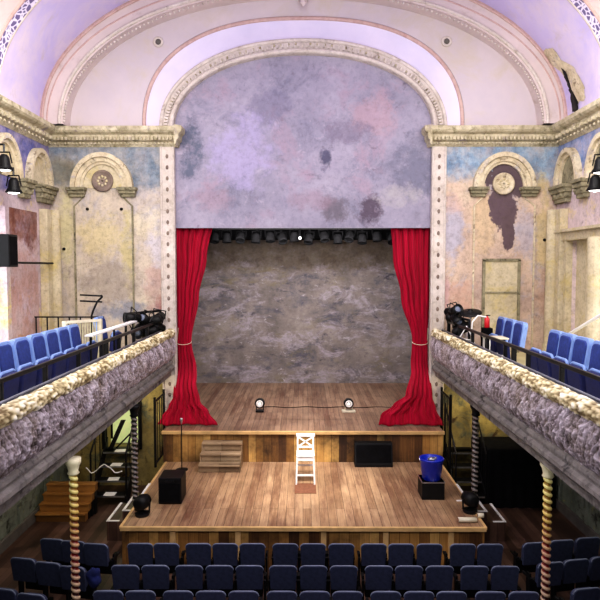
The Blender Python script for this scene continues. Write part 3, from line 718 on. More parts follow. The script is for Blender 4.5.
# ------------------------------------------------------------------ stage curtains
def lerp_tab(tab, v):
    for (a, x), (b, y) in zip(tab, tab[1:]):
        if v <= b:
            u = (v - a) / (b - a); u = u * u * (3 - 2 * u); return x + (y - x) * u
    return tab[-1][1]
def curtain(name, left_tab, right_tab, label, sgn):
    t = thing(name, label, 'curtain', (0, 0, 0), group='red proscenium drapes')
    rows = []; NU, NV = 130, 90; yb = PY + .3
    ztop = EYE - hy(226) * yb + .25; zbot = US + .02
    for j in range(NV + 1):
        v = j / NV; py = 222 + (420 - 222) * v
        xl, xr = W(lerp_tab(left_tab, py), py, yb)[0], W(lerp_tab(right_tab, py), py, yb)[0]
        z = ztop + (zbot - ztop) * v
        row = []
        tie = math.exp(-((py - 342) / 24) ** 2)
        puddle = max(0, (py - 390) / 30); fw = min(1, max(0, (py - 362) / 30)); fw = fw * fw * (3 - 2 * fw)
        for i in range(NU + 1):
            u = i / NU
            wob = .16 * math.sin(v * 3 + i * .11)
            a = .055 * (1 - .7 * tie) * (1 - .75 * min(1, puddle))
            y = yb + a * math.sin(u * 2 * PI * 5.2 + wob * 4) + .02 * (1 - .7 * min(1, puddle)) * math.sin(u * 2 * PI * 15 + v * 3) - (fw * .46 + .1 * min(1, puddle)) * (.92 + .08 * math.sin(u * 9))
            zz = z + (.012 * (1 + math.sin(u * 29)) * puddle)
            row.append((xl + (xr - xl) * u, y, zz))
        rows.append(row)
    w = MB(); w.grid(rows); o = w.build('drape', 'red', t, True)
    md = o.modifiers.new('s', 'SOLIDIFY'); md.thickness = .015
    pxl, pxr = lerp_tab(left_tab, 342), lerp_tab(right_tab, 342)
    a, _ = W(pxl, 342, yb); b, z = W(pxr, 342, yb)
    rope = MB(); pts = [((a + b) / 2 + (b - a) / 2 * 1.08 * math.cos(q), yb + .13 * math.sin(q), z + .05 * math.sin(q) * 1) for q in [2 * PI * k / 20 for k in range(21)]]
    rope.path(pts, .007, 6)
    e = a if sgn < 0 else b
    rope.path([(e, yb, z), (sgn * (IA - .02), PY + .12, z + .35)], .009, 6)
    rope.build('tie_rope', 'offwhite', t)
    return t
curtain('stage_curtain', [(222, 173), (300, 176), (342, 177), (394, 177.5), (404, 173), (413, 167), (420, 163)], [(222, 213.5), (262, 206), (300, 198), (342, 191), (380, 198), (398, 203), (408, 212), (420, 221)],
        'red velvet drape tied back at the left side of the stage', -1)
curtain('stage_curtain', [(222, 390), (262, 393), (300, 401), (342, 412.5), (370, 411), (392, 403), (402, 390), (411, 378), (420, 376)], [(222, 431), (300, 429), (342, 427), (394, 428), (404, 431), (420, 438)],
        'red velvet drape tied back at the right side of the stage', 1)

# ------------------------------------------------------------------ lamps over the stage
bar = tag(MB().cyl((-3.2, 16, EYE + 1.02), (3.2, 16, EYE + 1.02), .03).build('lighting_bar', 'black'), 'black scaffold bar carrying the row of lamps over the stage', 'lighting bar')
def par_can(label, glow=False, small=1.0):
    t = thing('stage_lamp', label, 'stage lamp', group='lamps on the bar over the stage')
    MB().lathe([(.07, .1), (.1, .06), (.115, -.05), (.125, -.15), (.105, -.15), (.1, -.1)], axis='z', seg=16).build('lamp_can', 'blackcloth', t, True)
    MB().path([(-.13, 0, -.02), (-.13, 0, .17), (.13, 0, .17), (.13, 0, -.02)], .012, 6).box((0, 0, .2), (.05, .05, .07)).build('yoke', 'blackcloth', t)
    MB().lathe([(.1, -.1), (.05, -.11), (.01, -.11)], axis='z', seg=16).build('lens', 'blackcloth', t)
    return t
p0 = par_can('black stage lamp at the left end of the bar above the stage')
xs = [-2.35 + k * .36 for k in range(14)]
for k, x in enumerate(xs):
    o = p0 if k == 0 else copy_tree(p0)
    o.location = (x + .04 * math.sin(k * 5), 16, EYE + .8 - .03 * math.sin(k * 3)); o.rotation_euler = (-.35 + .3 * math.sin(k * 2.3), 0, .4 * math.sin(k * 1.7))
    o['label'] = f'black stage lamp hanging over the stage, {ordinal(k)} from the left on the bar'
x, z = W(300, 238, 15.7)
t = thing('pinspot_lamp', 'tiny white lit spot lamp among the black lamps above stage centre', 'stage lamp', (x, 15.7, z))
MB().lathe([(.03, 0), (.05, .06), (.05, .2), (.02, .24)], axis='y', seg=14).cyl((0, .12, 0), (0, .3, .3), .01).build('lamp_body', 'black', t)
MB().lathe([(.028, -.004), (.01, -.01)], axis='y', seg=12).ball((0, 0, 0), .026, 10, 6, (1, .4, 1.4)).build('lens', 'lampglow', t)

# foot lamps on the upper stage
for px, side in ((260, 'left'), (348.5, 'right')):
    Y = YD(412, US); x, _ = W(px, 412, Y)
    t = thing('floor_spotlight', f'small black floor spotlight on the upper stage, {side} one of the pair', 'spotlight', (x, Y, US), group='pair of floor spotlights')
    MB().box((0, 0, .03), (.2 if side == 'left' else .34, .16, .05), bevel=.01).box((-.09, 0, .1), (.02, .04, .16)).box((.09, 0, .1), (.02, .04, .16)).build('stand', 'offwhite' if side == 'right' else 'blackmetal', t)
    MB().lathe([(.12, -.08), (.125, -.05), (.125, .03), (.09, .12), (.03, .15)], (0, 0, .23), axis='y').build('housing', 'black', t, True)
    MB().lathe([(.085, -.085), (.09, -.1), (.06, -.1), (.05, -.085)], (0, 0, .23), axis='y').build('reflector_ring', 'white', t, True)
    MB().ball((0, -.09, .23), .03, 12, 8).build('bulb', 'lensglow', t)
Yc = YD(407.5, US)
w = MB(); pts = [(W(262, 407, Yc)[0] + k * (W(398, 407, Yc)[0] - W(262, 407, Yc)[0]) / 24, Yc + .05 * math.sin(k), US + .01) for k in range(25)]
tag(w.path(pts, .008, 6).build('power_cable', 'blackmetal'), 'thin black cable lying between the floor spotlights on the upper stage', 'cable')

# ------------------------------------------------------------------ bar stool
Ys = YD(485, LS) + .16; x, _ = W(305.5, 470, Ys)
t = thing('bar_stool', 'white wooden bar stool with crossed back standing centre stage', 'stool', (x, Ys, LS), 0)
SH = .59
MB().box((0, 0, SH), (.37, .36, .035), bevel=.012).build('seat', 'white', t)
MB().box((0, -.155, SH - .06), (.32, .02, .08)).box((0, .155, SH - .06), (.32, .02, .08)).box((-.165, 0, SH - .06), (.02, .3, .08)).box((.165, 0, SH - .06), (.02, .3, .08)).build('apron', 'white', t)
for a in (-1, 1):
    for b in (-1, 1):
        w = MB(); w.prism([(a * .165 - .02, SH - .02), (a * .165 + .02, SH - .02), (a * .185 + .016, 0), (a * .185 - .016, 0)], b * .16 - .018, b * .16 + .018, 'y'); w.build('leg', 'white', t)
for z, y in ((.2, -.16), (.3, .16)): MB().box((0, y, z), (.34, .022, .035)).build('stretcher', 'white', t)
for a in (-1, 1): MB().box((a * .175, 0, .26), (.022, .32, .03)).build('stretcher', 'white', t)
for a in (-1, 1): MB().box((a * .16, .175, SH + .17), (.036, .03, .36), rot=(-.08, 0, 0), bevel=.006).build('back_post', 'white', t)
MB().box((0, .19, SH + .33), (.39, .032, .075), bevel=.02).build('top_rail', 'white', t)
MB().box((0, .17, SH + .09), (.31, .025, .035)).build('lower_rail', 'white', t)
cr = MB()
for q in (-1, 1): cr.box((0, .18, SH + .195), (.345, .02, .03), rot=(0, q * math.atan2(.2, .3), 0))
cr.build('cross_brace', 'white', t)
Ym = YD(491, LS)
t = tag(MB().box((W(305.5, 491, Ym)[0], Ym + .12, LS + .006), (.42, .52, .012), bevel=.004).build('brown_patch', 'flatbrown'), 'small thin brown patch on the stage floor under the white stool', 'mat')  # thin brown slab lying just above the stage boards

# ------------------------------------------------------------------ stage treads
x0, x1 = W(200, 465, 12.7)[0], W(240, 465, 12.7)[0]
t = thing('wooden_steps', 'small worn wooden step unit leading from lower to upper stage', 'steps', ((x0 + x1) / 2, USF - .02, LS))
wd = x1 - x0
for k in range(3):
    MB().box((0, -.13 - .23 * (2 - k), .168 * (k + 1) - .015), (wd + .02, .26, .035), bevel=.006).build('tread', 'stepwood', t)
    MB().box((0, -.23 * (3 - k) + .02, .168 * k + .085), (wd - .04, .02, .15)).build('riser', 'stepwood', t)
for a in (-1, 1):
    MB().prism([(0, 0), (-.68, 0), (-.68, .15), (-.47, .14), (-.47, .31), (-.24, .31), (-.24, .47), (0, .47)], a * wd / 2 - .015, a * wd / 2 + .015, 'x').build('side_board', 'stepwood', t)

# black wedge speaker against fascia
x0, z0 = W(354, 468, USF - .1); x1, _ = W(391, 468, USF - .1)
t = thing('stage_monitor', 'low wide black loudspeaker against the front of the upper stage', 'speaker', ((x0 + x1) / 2, USF - .05, LS))
ww = x1 - x0
MB().prism([(0, 0), (-.3, 0), (-.3, .06), (-.18, .5), (0, .5)], -ww / 2, ww / 2, 'x').build('cabinet', 'black', t)
MB().box((0, -.246, .28), (ww - .06, .012, .38), rot=(-math.atan2(.12, .44), 0, 0)).build('grille', 'blackcloth', t)
# black speaker left front
Yb = YD(505, LS); x0 = W(158, 490, Yb)[0]; x1 = W(181, 490, Yb)[0]
t = thing('stage_speaker', 'square black loudspeaker on the lower stage beside the left side steps', 'speaker', ((x0 + x1) / 2, Yb + .26, LS), .02)
ww = x1 - x0
MB().box((0, 0, .25), (ww, .5, .48), bevel=.015).build('cabinet', 'black', t)
MB().box((0, -.255, .22), (ww - .05, .012, .34)).build('grille', 'blackcloth', t)
MB().box((0, -.256, .43), (.16, .012, .04), bevel=.003).build('handle', 'blackmetal', t)
# bucket on box
Yb = YD(500, LS); x0 = W(422, 490, Yb)[0]; x1 = W(444.5, 490, Yb)[0]; ww = x1 - x0
t = thing('flight_case', 'black square box on the lower stage carrying the blue bucket', 'box', ((x0 + x1) / 2, Yb + .22, LS))
MB().box((0, 0, .17), (ww, .42, .34), bevel=.01).build('case_body', 'black', t)
MB().box((0, 0, .33), (ww + .01, .43, .02)).build('case_rim', 'steel', t)
t = thing('bucket', 'bright blue plastic bucket standing on the black box', 'bucket', ((x0 + x1) / 2, Yb + .2, LS + .34))
MB().lathe([(.165, 0), (.175, .01), (.215, .36), (.23, .38), (.23, .41), (.205, .41), (.16, .03), (.01, .03)], seg=32).build('pail', 'bucket', t, True)
MB().path([(.235 * math.cos(a), .235 * math.sin(a) * .35, .40 + .13 * math.sin(a)) for a in [PI + PI * k / 12 for k in range(13)]], .007, 6).build('handle', 'steel', t)
t = tag(MB().ball((0, 0, 0), .05, 8, 6, (1.6, 1, .8)).ball((.08, .02, .01), .03, 8, 6).build('crumpled_wrapper', 'steel'), 'crumpled shiny wrapper lying in the mouth of the blue bucket', 'wrapper')
t.location = ((x0 + x1) / 2, Yb + .2, LS + .72)
# moving head lamps at the stage front corners
for px, py, lab in ((142.5, 518, 'black round stage lamp on the front left corner of the lower stage'), (469.5, 514, 'black round stage lamp on the front right corner of the lower stage')):
    Yb = YD(py, LS) + .1; x = W(px, py, Yb)[0]
    t = thing('corner_spotlight', lab, 'stage lamp', (x, Yb, LS), .3 if px > 300 else -.3, group='corner stage lamps')
    MB().lathe([(.12, 0), (.13, .02), (.13, .05), (.05, .07)]).build('base', 'blackmetal', t)
    MB().path([(-.15, 0, .24), (-.14, 0, .08), (.14, 0, .08), (.15, 0, .24)], .018, 6).build('yoke', 'blackmetal', t)
    MB().lathe([(.06, -.14), (.11, -.12), (.13, -.04), (.13, .05), (.1, .11), (.1, .14), (.08, .14), (.08, .12)], (0, 0, .24), axis='y').build('lamp_head', 'black', t, True)
# white rolls beside right corner lamp
for (pa, pb, py, lab) in (((458), (476), 520.5, 'long white cardboard tube lying at the front right corner of stage'), ((477), (483), 516, 'short white cardboard tube end beside the right corner lamp')):
    Yb = YD(py + 1.5, LS); xa, xb = W(pa, py, Yb)[0], W(pb, py, Yb)[0]
    t = thing('cardboard_tube', lab, 'tube', ((xa + xb) / 2, Yb, LS + .045))
    h = (xb - xa) / 2
    MB().lathe([(.03, -h), (.042, -h), (.042, h), (.03, h)], axis='x', seg=16).build('roll', 'offwhite', t, True)
    MB().lathe([(.028, -h - .004), (.028, h + .004)], axis='x', seg=12).build('core', 'flatbrown', t)
# side steps with white nosings
for s in (-1, 1):
    yb0, yb1 = 11.02, 11.9
    t = thing('side_steps', f'dark wooden steps with white edge strips against the {"left" if s < 0 else "right"} side of the lower stage', 'steps', (s * SX, 0, 0), group='side steps of the lower stage')
    tw_ = .30 if s < 0 else .355
    for k in (1, 2):
        zt = LS - .2 * k
        MB().box((s * (tw_ * (k - .5) + .01), (yb0 + yb1) / 2, zt / 2), (tw_, yb1 - yb0, zt)).build('step', 'floorwood', t)
    for k in (0, 1, 2):
        zt = LS - .2 * k; x = s * (tw_ * k + .0) if k else s * .02
        n = MB().box((x, (yb0 + yb1) / 2, zt + .006), (.045, yb1 - yb0, .014))
        n.box((x - s * .11, yb0 + .02, zt + .006), (.22, .04, .014)); n.build('nosing_strip', 'white', t)

# black metal stair to the left lobby, with rails
def metal_stair(s, label, white):
    t = thing('metal_stairs', label, 'stairs', (s * 4.18, 13.75, 0))
    MB().box((0, -.1, .94), (.74, .34, .03)).build('landing', 'black', t)
    for k in range(4):
        z = .22 + .24 * k; y = -1.0 + .25 * k
        tr = MB().box((0, y, z), (.74, .27, .03)).build('tread', 'black', t)
        MB().box((0, y - .13, z + .002), (.7, .012, .034)).build('tread_edge', 'steel', tr)
        if white: MB().box((.0 + .02 * math.sin(k * 3), y - .02, z + .02), (.24, .2, .012), rot=(0, 0, .1 * (k % 2))).build('grip_pad', 'white', tr)
    for a in (-1, 1):
        MB().prism([(-1.15, 0), (-.95, 0), (0, 1.0), (0, 1.2), (-1.15, .25)], a * .37 - .015, a * .37 + .015, 'x').build('stringer', 'black', t)
        r = MB().path([(a * .38, -1.1, .2), (a * .38, -1.1, 1.15), (a * .38, -.05, 2.0), (a * .38, -.05, 1.0)], .022, 8)
        r.build('handrail', 'blackmetal', t)
        for q in (.3, .6): MB().cyl((a * .38, -1.1 + q, .2 + q), (a * .38, -1.1 + q, 1.15 + .81 * q), .012, seg=6).build('baluster', 'blackmetal', t)
    return t
metal_stair(-1, 'black metal stairs with white pads on treads under left gallery', True)
o = metal_stair(1, 'dark metal stairs in the shadow under right gallery', False)
o.location.x = 3.6; o.scale.x = .85
# door to lobby on the left: glowing recess and frame
d = struct(MB().box((-3.82, PY - .02, 1.75), (.07, .06, 1.75)).box((-4.68, PY - .02, 1.75), (.07, .06, 1.75)).box((-4.25, PY - .02, 2.58), (.9, .06, .08)).build('door_2', 'black'))
struct(MB().box((-4.25, PY + .42, 1.7), (1.2, .03, 2.4)).build('wall_lobby', 'greenglow'))
# leaning boards in lobby door
for (xa_, xb_, zt_, lab) in ((-4.5, -4.2, 1.62, 'broad black board leaning in the bright doorway above left stairs'), (-4.36, -3.9, 1.42, 'narrow black board leaning lower in the bright left doorway')):
    wd_ = .1 if zt_ > 1.5 else .05
    tag(MB().prism([(xa_, .955), (xa_ + wd_, .955), (xb_ + wd_, zt_), (xb_, zt_)], PY - .16 - wd_, PY - .14 - wd_ * .6).build('leaning_board', 'black'), lab, 'board')
# white cable looping over the stairs
w = MB(); pts = []
for k in range(30):
    u = k / 29; px = 86 + 36 * u; py = 468 + 5 * math.sin(u * 9) * (1 - u * .4) + 2 * u
    xx, zz = W(px, py, 12.6); pts.append((xx, 12.6 + .02 * math.sin(k), zz))
tag(w.path(pts, .012, 6).build('white_cable', 'white'), 'white cable looped across the left black stairs rails', 'cable')

# wooden tiered bench under left gallery
Yb = YD(521, 0.03); x0 = W(26, 516, Yb)[0]; x1 = W(87, 516, Yb)[0]
x0 = -5.44; x1 = -4.36
t = thing('tiered_bench', 'four tier bench of orange brown planks beneath the left gallery', 'bench', ((x0 + x1) / 2, Yb, 0))
for k in range(4):
    sx = -.0 + .03 * k; y = .11 * k
    p = MB().box((sx, .08 + y, .07 + .165 * k), (x1 - x0 - .08, .16, .14), bevel=.008).build('tier', 'orangewood', t)
    MB().box((sx, .07 + y, .151 + .165 * k), (x1 - x0 - .06, .19, .022)).build('top_board', 'orangewood', p)
    if k: MB().box((sx, .1 + y, .165 * k * .5), (x1 - x0 - .1, .1, .165 * k)).build('support', 'black', t)

# right: big black cloth covered case under gallery
x0 = W(482, 470, 13)[0]; x1 = 5.35
t = thing('draped_case', 'large black cloth covered block under the right gallery', 'covered case', ((x0 + x1) / 2, 13.1, 0))
hz = W(500, 446, 12.8)[1]; ww = x1 - x0
MB().box((0, 0, hz / 2), (ww - .06, .9, hz - .04)).build('case_body', 'black', t)
rows = []
for z, e in ((0.0, .03), (hz * .3, .02), (hz * .7, .01), (hz - .04, 0), (hz, -.03)):
    row = []
    for k in range(120):
        a = k / 120 * 4; q = int(a); f = a - q; hx, hyy = ww / 2 + e, .47 + e
        c = [(-hx, -hyy), (hx, -hyy), (hx, hyy), (-hx, hyy), (-hx, -hyy)]
        x = c[q][0] * (1 - f) + c[q + 1][0] * f; y = c[q][1] * (1 - f) + c[q + 1][1] * f
        wv = .02 * math.sin(k * 1.3) * (1 - z / hz * .8); row.append((x * (1 + wv), y * (1 + wv * 2), z))
    rows.append(row)
w = MB(); V = w.grid(rows, True); w.bm.faces.new(V[-1]); w.build('cloth_cover', 'blackcloth', t, True)

# black balustrades at sides of the upper stage
def gate(x, y0, y1, z0, h, label, n):
    t = thing('iron_balustrade', label, 'balustrade', (x, y0, z0), group='iron balustrades beside upper stage')
    L = y1 - y0
    MB().box((0, L / 2, h - .1), (.03, L, .03)).build('rail', 'black', t); MB().box((0, L / 2, .08), (.03, L, .03)).build('rail', 'black', t)
    for y in (0, L): MB().box((0, y, h / 2), (.05, .05, h), bevel=.008).build('post', 'black', t)
    for k in range(1, n): MB().cyl((0, L * k / n, .08), (0, L * k / n, h - .1), .01, seg=6).build('baluster', 'black', t)
    return t
gate(3.22, 12.95, 13.8, LS, 1.6, 'black iron balustrade at the right side of the upper stage', 6)
x = W(157.5, 420, 13.0)[0]
gate(x - .03, 12.9, 13.75, LS, 1.55, 'black iron balustrade at the left side of the upper stage', 4)
# mic stand at left
Ym = YD(470, LS); x = W(182, 470, Ym)[0]
t = thing('microphone_stand', 'thin black microphone stand between left speaker and wooden steps', 'microphone stand', (x, Ym, LS))
MB().cyl((0, 0, 0), (0, 0, 1.0), .012, seg=8).build('pole', 'blackmetal', t)
MB().lathe([(.13, 0), (.13, .012), (.03, .03)]).build('base', 'black', t)
MB().lathe([(.014, 1.0), (.016, 1.04), (.03, 1.08), (.03, 1.12), (.01, 1.14)], seg=12).build('microphone', 'steel', t, True)
# dark cases stacked beside the left speaker by the fascia
x0 = W(163, 470, 12.9)[0]

# ------------------------------------------------------------------ seats
def seat_model(name, w, h, fab, under, shell, loc=(0, 0, 0)):
    """local: faces +y, back at -y side; w body width, h total height"""
    t = thing(name, 'x', 'chair', loc)
    # backrest: rounded panel
    bh = .5; bw = w * .96; pr = []
    def rpoly(W_, z0, z1, r):
        o = []
        for cx, cz, a0 in ((W_ / 2 - r, z1 - r, 0), (-W_ / 2 + r, z1 - r, PI / 2)):
            for k in range(7): a = a0 + k * PI / 12; o.append((cx + r * math.cos(a), cz + r * math.sin(a)))
        o += [(-W_ / 2 * .94, z0), (W_ / 2 * .94, z0)]
        return o
    if name == 'stalls_seat': bh = .36
    b = MB(); b.prism(rpoly(bw * (.92 if name == 'stalls_seat' else .8), h - bh, h - .045, .09), -.02, .06, 'y')
    bmesh.ops.transform(b.bm, matrix=Matrix.Translation((0, -.16, 0)) @ Matrix.Rotation(.14, 4, 'X') @ Matrix.Translation((0, 0, 0)), verts=b.bm.verts)
    for v in b.bm.verts: v.co.y += .09
    bo = b.build('backrest', fab, t)
    md = bo.modifiers.new('b', 'BEVEL'); md.width = .018; md.segments = 2
    b = MB(); b.prism(rpoly(bw, h - bh - .02, h, .07 if name == 'stalls_seat' else .1), -.055 if name == 'stalls_seat' else -.06, -.018 if name == 'stalls_seat' else .035, 'y')
    bmesh.ops.transform(b.bm, matrix=Matrix.Translation((0, -.07, 0)) @ Matrix.Rotation(.14, 4, 'X'), verts=b.bm.verts)
    so = b.build('back_shell', fab if name == 'stalls_seat' else shell, t)
    md = so.modifiers.new('b', 'BEVEL'); md.width = .01; md.segments = 2
    if name == 'stalls_seat':      # pale strip round the top edge, a rim highlight put into colour
        pts = [(x, -.037, z) for x, z in rpoly(bw, h - bh, h, .07)][:14]
        rp = MB().path(pts, .009, 6)
        bmesh.ops.transform(rp.bm, matrix=Matrix.Translation((0, -.07, 0)) @ Matrix.Rotation(.14, 4, 'X'), verts=rp.bm.verts)
        rp.build('rim_highlight', shell, t)
    # tipped up cushion
    s_ = MB()
    sp = rpoly(bw * .9, h * .22, h * (.5 if name == 'stalls_seat' else .64), .08)
    s_.prism(sp, .0, .09 if name == 'stalls_seat' else .13, 'y'); bmesh.ops.transform(s_.bm, matrix=Matrix.Translation((0, .03, 0)) @ Matrix.Rotation(-.12, 4, 'X'), verts=s_.bm.verts)
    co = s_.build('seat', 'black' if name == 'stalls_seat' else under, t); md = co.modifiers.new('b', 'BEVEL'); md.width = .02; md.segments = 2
    if name != 'stalls_seat':
        e = MB().path([(x, .115, z) for x, z in rpoly(bw * .9, h * .4, h * .65, .08)][:14], .024, 8)
        bmesh.ops.transform(e.bm, matrix=Matrix.Rotation(-.05, 4, 'X'), verts=e.bm.verts)
        e.build('seat_edge', shell, t)
    for a in (-1, 1):
        lh = h * (.68 if name == 'stalls_seat' else .52)
        MB().box((a * w * .5, .02, lh / 2), (.03, .1, lh), bevel=.006).box((a * w * .5, .02, .015), (.06, .3, .03)).build('leg', 'black', t)
        if name == 'stalls_seat': MB().box((a * w * .5, .06, h * .6), (.04, .26, .035), bevel=.012).build('armrest', 'black', t)
    return t
def hexpos(px, Y, py): return W(px, py, Y)[0]

HS = .83
proto = seat_model('stalls_seat', .415, HS, 'navy', 'navy', 'navyedge'); proto.name = 'tip_up_chair'
first = True
def place(protoobj, x, y, z, rz, label, group):
    global first
    o = protoobj if first else copy_tree(protoobj)
    first = False
    o.location = (x, y, z); o.rotation_euler = (0, 0, rz); o['label'] = label; o['group'] = group
    return o
R1 = [141.8, 167.8, 199.5, 226, 253, 285.6, 313, 341, 373, 400, 428, 461, 488]
R2 = [127.2, 157, 190.5, 220.6, 250.3, 283.4, 313.3, 343.4, 378, 407.8, 438, 472.5, 502.7]
R3 = [110.3, 142.4, 179.7, 212, 244.4, 282.3, 314.8, 347, 384.6, 417.5, 449.5, 488, 520.8]
for R, py, rn in ((R1, 540, 'row nearest the stage'), (R2, 561.5, 'middle visible row'), (R3, 586.5, 'nearest visible row')):
    Y = YD(py, HS)
    for k, px in enumerate(R):
        place(proto, W(px, py, Y)[0], Y + .12, 0, 0, f'navy tip-up seat, {ordinal(k)} from left in centre stalls {rn}', 'centre stalls seats, ' + rn)
side = [('left', [(56, 539), (77, 541), (99, 543.5)], 'row by the stage', .12), ('left', [(28, 558), (53, 562), (77, 566)], 'middle row', .18), ('left', [(8, 588), (37, 593)], 'nearest row', .18),
        ('right', [(531, 541.5), (557, 539), (583, 536.5)], 'row by the stage', -.12), ('right', [(545, 561), (570.5, 558), (597, 555)], 'middle row', -.18), ('right', [(580, 586), (610, 582)], 'nearest row', -.18)]
for sd, pts, rn, rz in side:
    for k, (px, py) in enumerate(pts):
        Y = YD(py - 3, HS)
        place(proto, W(px, py, Y)[0], Y + .12, 0, rz * -1 if sd == 'left' else -rz, f'navy tip-up seat, {ordinal(k)} from left in {sd} side stalls {rn}', f'{sd} side stalls seats')
# blue lump standing in for a blue tint on the armrests
x, z = W(93, 572, 8.3)
w = MB(); w.ball((0, 0, 0), .1, 20, 14, (1.1, .7, 1.4))
for v in w.bm.verts: v.co += v.co.normalized() * .05 * noise.noise(v.co * 12)
o = tag(w.build('blue_lump', 'lumpblue', smooth=True), 'small blue lump on the end seat of left side stalls', 'jacket'); o.location = (x, 8.35, HS - .12)

# gallery seats
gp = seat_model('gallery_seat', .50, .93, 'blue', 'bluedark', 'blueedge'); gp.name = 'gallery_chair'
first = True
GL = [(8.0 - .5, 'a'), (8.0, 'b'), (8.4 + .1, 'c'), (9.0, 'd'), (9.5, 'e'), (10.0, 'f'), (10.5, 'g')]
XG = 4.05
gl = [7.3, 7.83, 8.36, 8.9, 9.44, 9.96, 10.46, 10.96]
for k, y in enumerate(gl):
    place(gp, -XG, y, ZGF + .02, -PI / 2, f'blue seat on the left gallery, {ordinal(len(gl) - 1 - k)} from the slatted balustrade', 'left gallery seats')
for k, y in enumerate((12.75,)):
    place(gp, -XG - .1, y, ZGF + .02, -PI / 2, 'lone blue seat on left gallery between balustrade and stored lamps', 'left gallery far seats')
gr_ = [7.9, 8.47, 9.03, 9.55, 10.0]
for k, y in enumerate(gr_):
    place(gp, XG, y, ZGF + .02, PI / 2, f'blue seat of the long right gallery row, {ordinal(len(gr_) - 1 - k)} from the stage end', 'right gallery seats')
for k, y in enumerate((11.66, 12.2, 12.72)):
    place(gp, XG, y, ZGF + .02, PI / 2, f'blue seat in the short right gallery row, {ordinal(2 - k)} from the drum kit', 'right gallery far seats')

# left gallery: slatted balustrade box, iron railing, sculpture, storage
t = thing('slatted_balustrade', 'cream slatted stair balustrade behind the left gallery seats', 'balustrade', (-4.28, 11.55, ZGF + .02))
L = .0
def wl(px, py, Y): x, z = W(px, py, Y); return x, z
a = Vector((-.25, -.22, 0)); b = Vector((.27, .25, 0)); hh = .93
MB().box(((a.x + b.x) / 2, (a.y + b.y) / 2, hh), ((b - a).length, .06, .05), rot=(0, 0, math.atan2(b.y - a.y, b.x - a.x))).build('top_rail', 'offwhite', t)
sl = MB()
for k in range(15):
    p = a.lerp(b, k / 14); sl.box((p.x, p.y, hh / 2), (.02, .02, hh - .02))
sl.build('slats', 'creamslat', t)
MB().box((b.x, b.y, hh / 2), (.07, .07, hh + .05)).build('post', 'offwhite', t); MB().box((a.x, a.y, hh / 2), (.07, .07, hh + .05)).build('post', 'offwhite', t)
t = thing('iron_railing', 'black iron railing with upright bars before the left end wall pilaster', 'railing', (-5.55, 12.9, ZGF + .02))
MB().box((.5, 0, .9), (1.5, .03, .03)).build('rail', 'black', t); MB().box((.5, 0, .1), (1.5, .03, .03)).build('rail', 'black', t)
for k in range(7): MB().cyl((-.22 + k * .24, 0, .0), (-.22 + k * .24, 0, .9), .016, seg=6).build('bar', 'black', t)
Yt = 12.9; x, z = W(92, 318, Yt)
t = thing('wall_bracket', 'curved black metal bracket with two bars standing near the left niche', 'bracket', (0, Yt, 0))
MB().path([(W(px, py, Yt)[0], 0, W(px, py, Yt)[1]) for px, py in ((91.5, 345), (91.5, 316), (93, 311), (97, 302), (102, 297), (101, 295))], .022, 8).build('arm', 'black', t)
for py in (296, 302): MB().path([(W(80, py - 1, Yt)[0], 0, W(80, py - 1, Yt)[1]), (W(102, py, Yt)[0], 0, W(102, py, Yt)[1])], .018, 8).build('bar', 'black', t)
# long white shelf rail
Y0, Y1 = 11.2, 12.4
t = thing('ledge_table', 'long narrow white ledge on thin black legs behind left gallery rail', 'table', (-3.58, 11.3, ZGF + .02))
MB().box((0, 0, EYE - 1.17 - ZGF), (.14, 2.7, .03), bevel=.006).build('table_top', 'white', t)
for y in (-1.25, 0, 1.25): MB().box((0, y, (EYE - 1.19 - ZGF) / 2), (.03, .03, EYE - 1.19 - ZGF)).build('leg', 'black', t)

# pile of stage lamps at far end of both galleries
def lamp(label, cat_group, loc, rot, k=1.0, frame_col='blackmetal'):
    t = thing('stored_lamp', label, 'stage lamp', loc, group=cat_group); t.rotation_euler = rot; t.scale = (k, k, k)
    MB().lathe([(.05, .18), (.1, .14), (.115, -.02), (.13, -.18), (.11, -.18), (.1, -.1)], axis='y', seg=18).build('lamp_can', 'black', t, True)
    MB().lathe([(.1, -.12), (.06, -.15), (.01, -.16)], axis='y', seg=16).build('lens', 'navyedge', t, True)
    MB().path([(-.14, 0, 0), (-.14, 0, .2), (.14, 0, .2), (.14, 0, 0)], .012, 6).build('yoke', frame_col, t)
    return t
lp = lamp('black stage lamp', 'lamps clustered at stage end of left gallery', (0, 0, 0), (0, 0, 0))
spots = [(133, 318), (139, 330), (145, 320), (150, 331), (154, 321), (160, 327), (164, 318)]
for k, (px, py) in enumerate(spots):
    Y = 12.9 + .12 * k; x, z = W(px, py, Y); x = min(x, -3.28)
    o = lp if k == 0 else copy_tree(lp); o.location = (x, Y, z); o.rotation_euler = (.5 * math.sin(k * 2.2), .3 * math.cos(k * 3), -.9 + .8 * math.sin(k * 1.3)); o.scale = (1, 1, 1)
    o['label'] = f'black stage lamp in the cluster beside left stage curtain, {ordinal(k)} from the left'; o['group'] = 'lamps clustered at stage end of left gallery'
tag(MB().path([(W(128, 334, 12.9)[0], 12.75, ZGF + .02), (W(128, 334, 12.9)[0], 12.75, EYE - 1.0), (-3.27, 13.7, EYE - 1.0), (-3.27, 13.7, ZGF + .02)], .028, 8)
    .path([(W(132, 334, 12.9)[0], 12.85, EYE - 1.35), (-3.27, 13.65, EYE - 1.35)], .022, 8).build('lamp_rack', 'blackmetal'), 'black pipe rack holding the lamp cluster at left gallery end', 'rack')
spots = [(438, 312), (444, 318), (450, 311), (456, 320), (459, 330)]
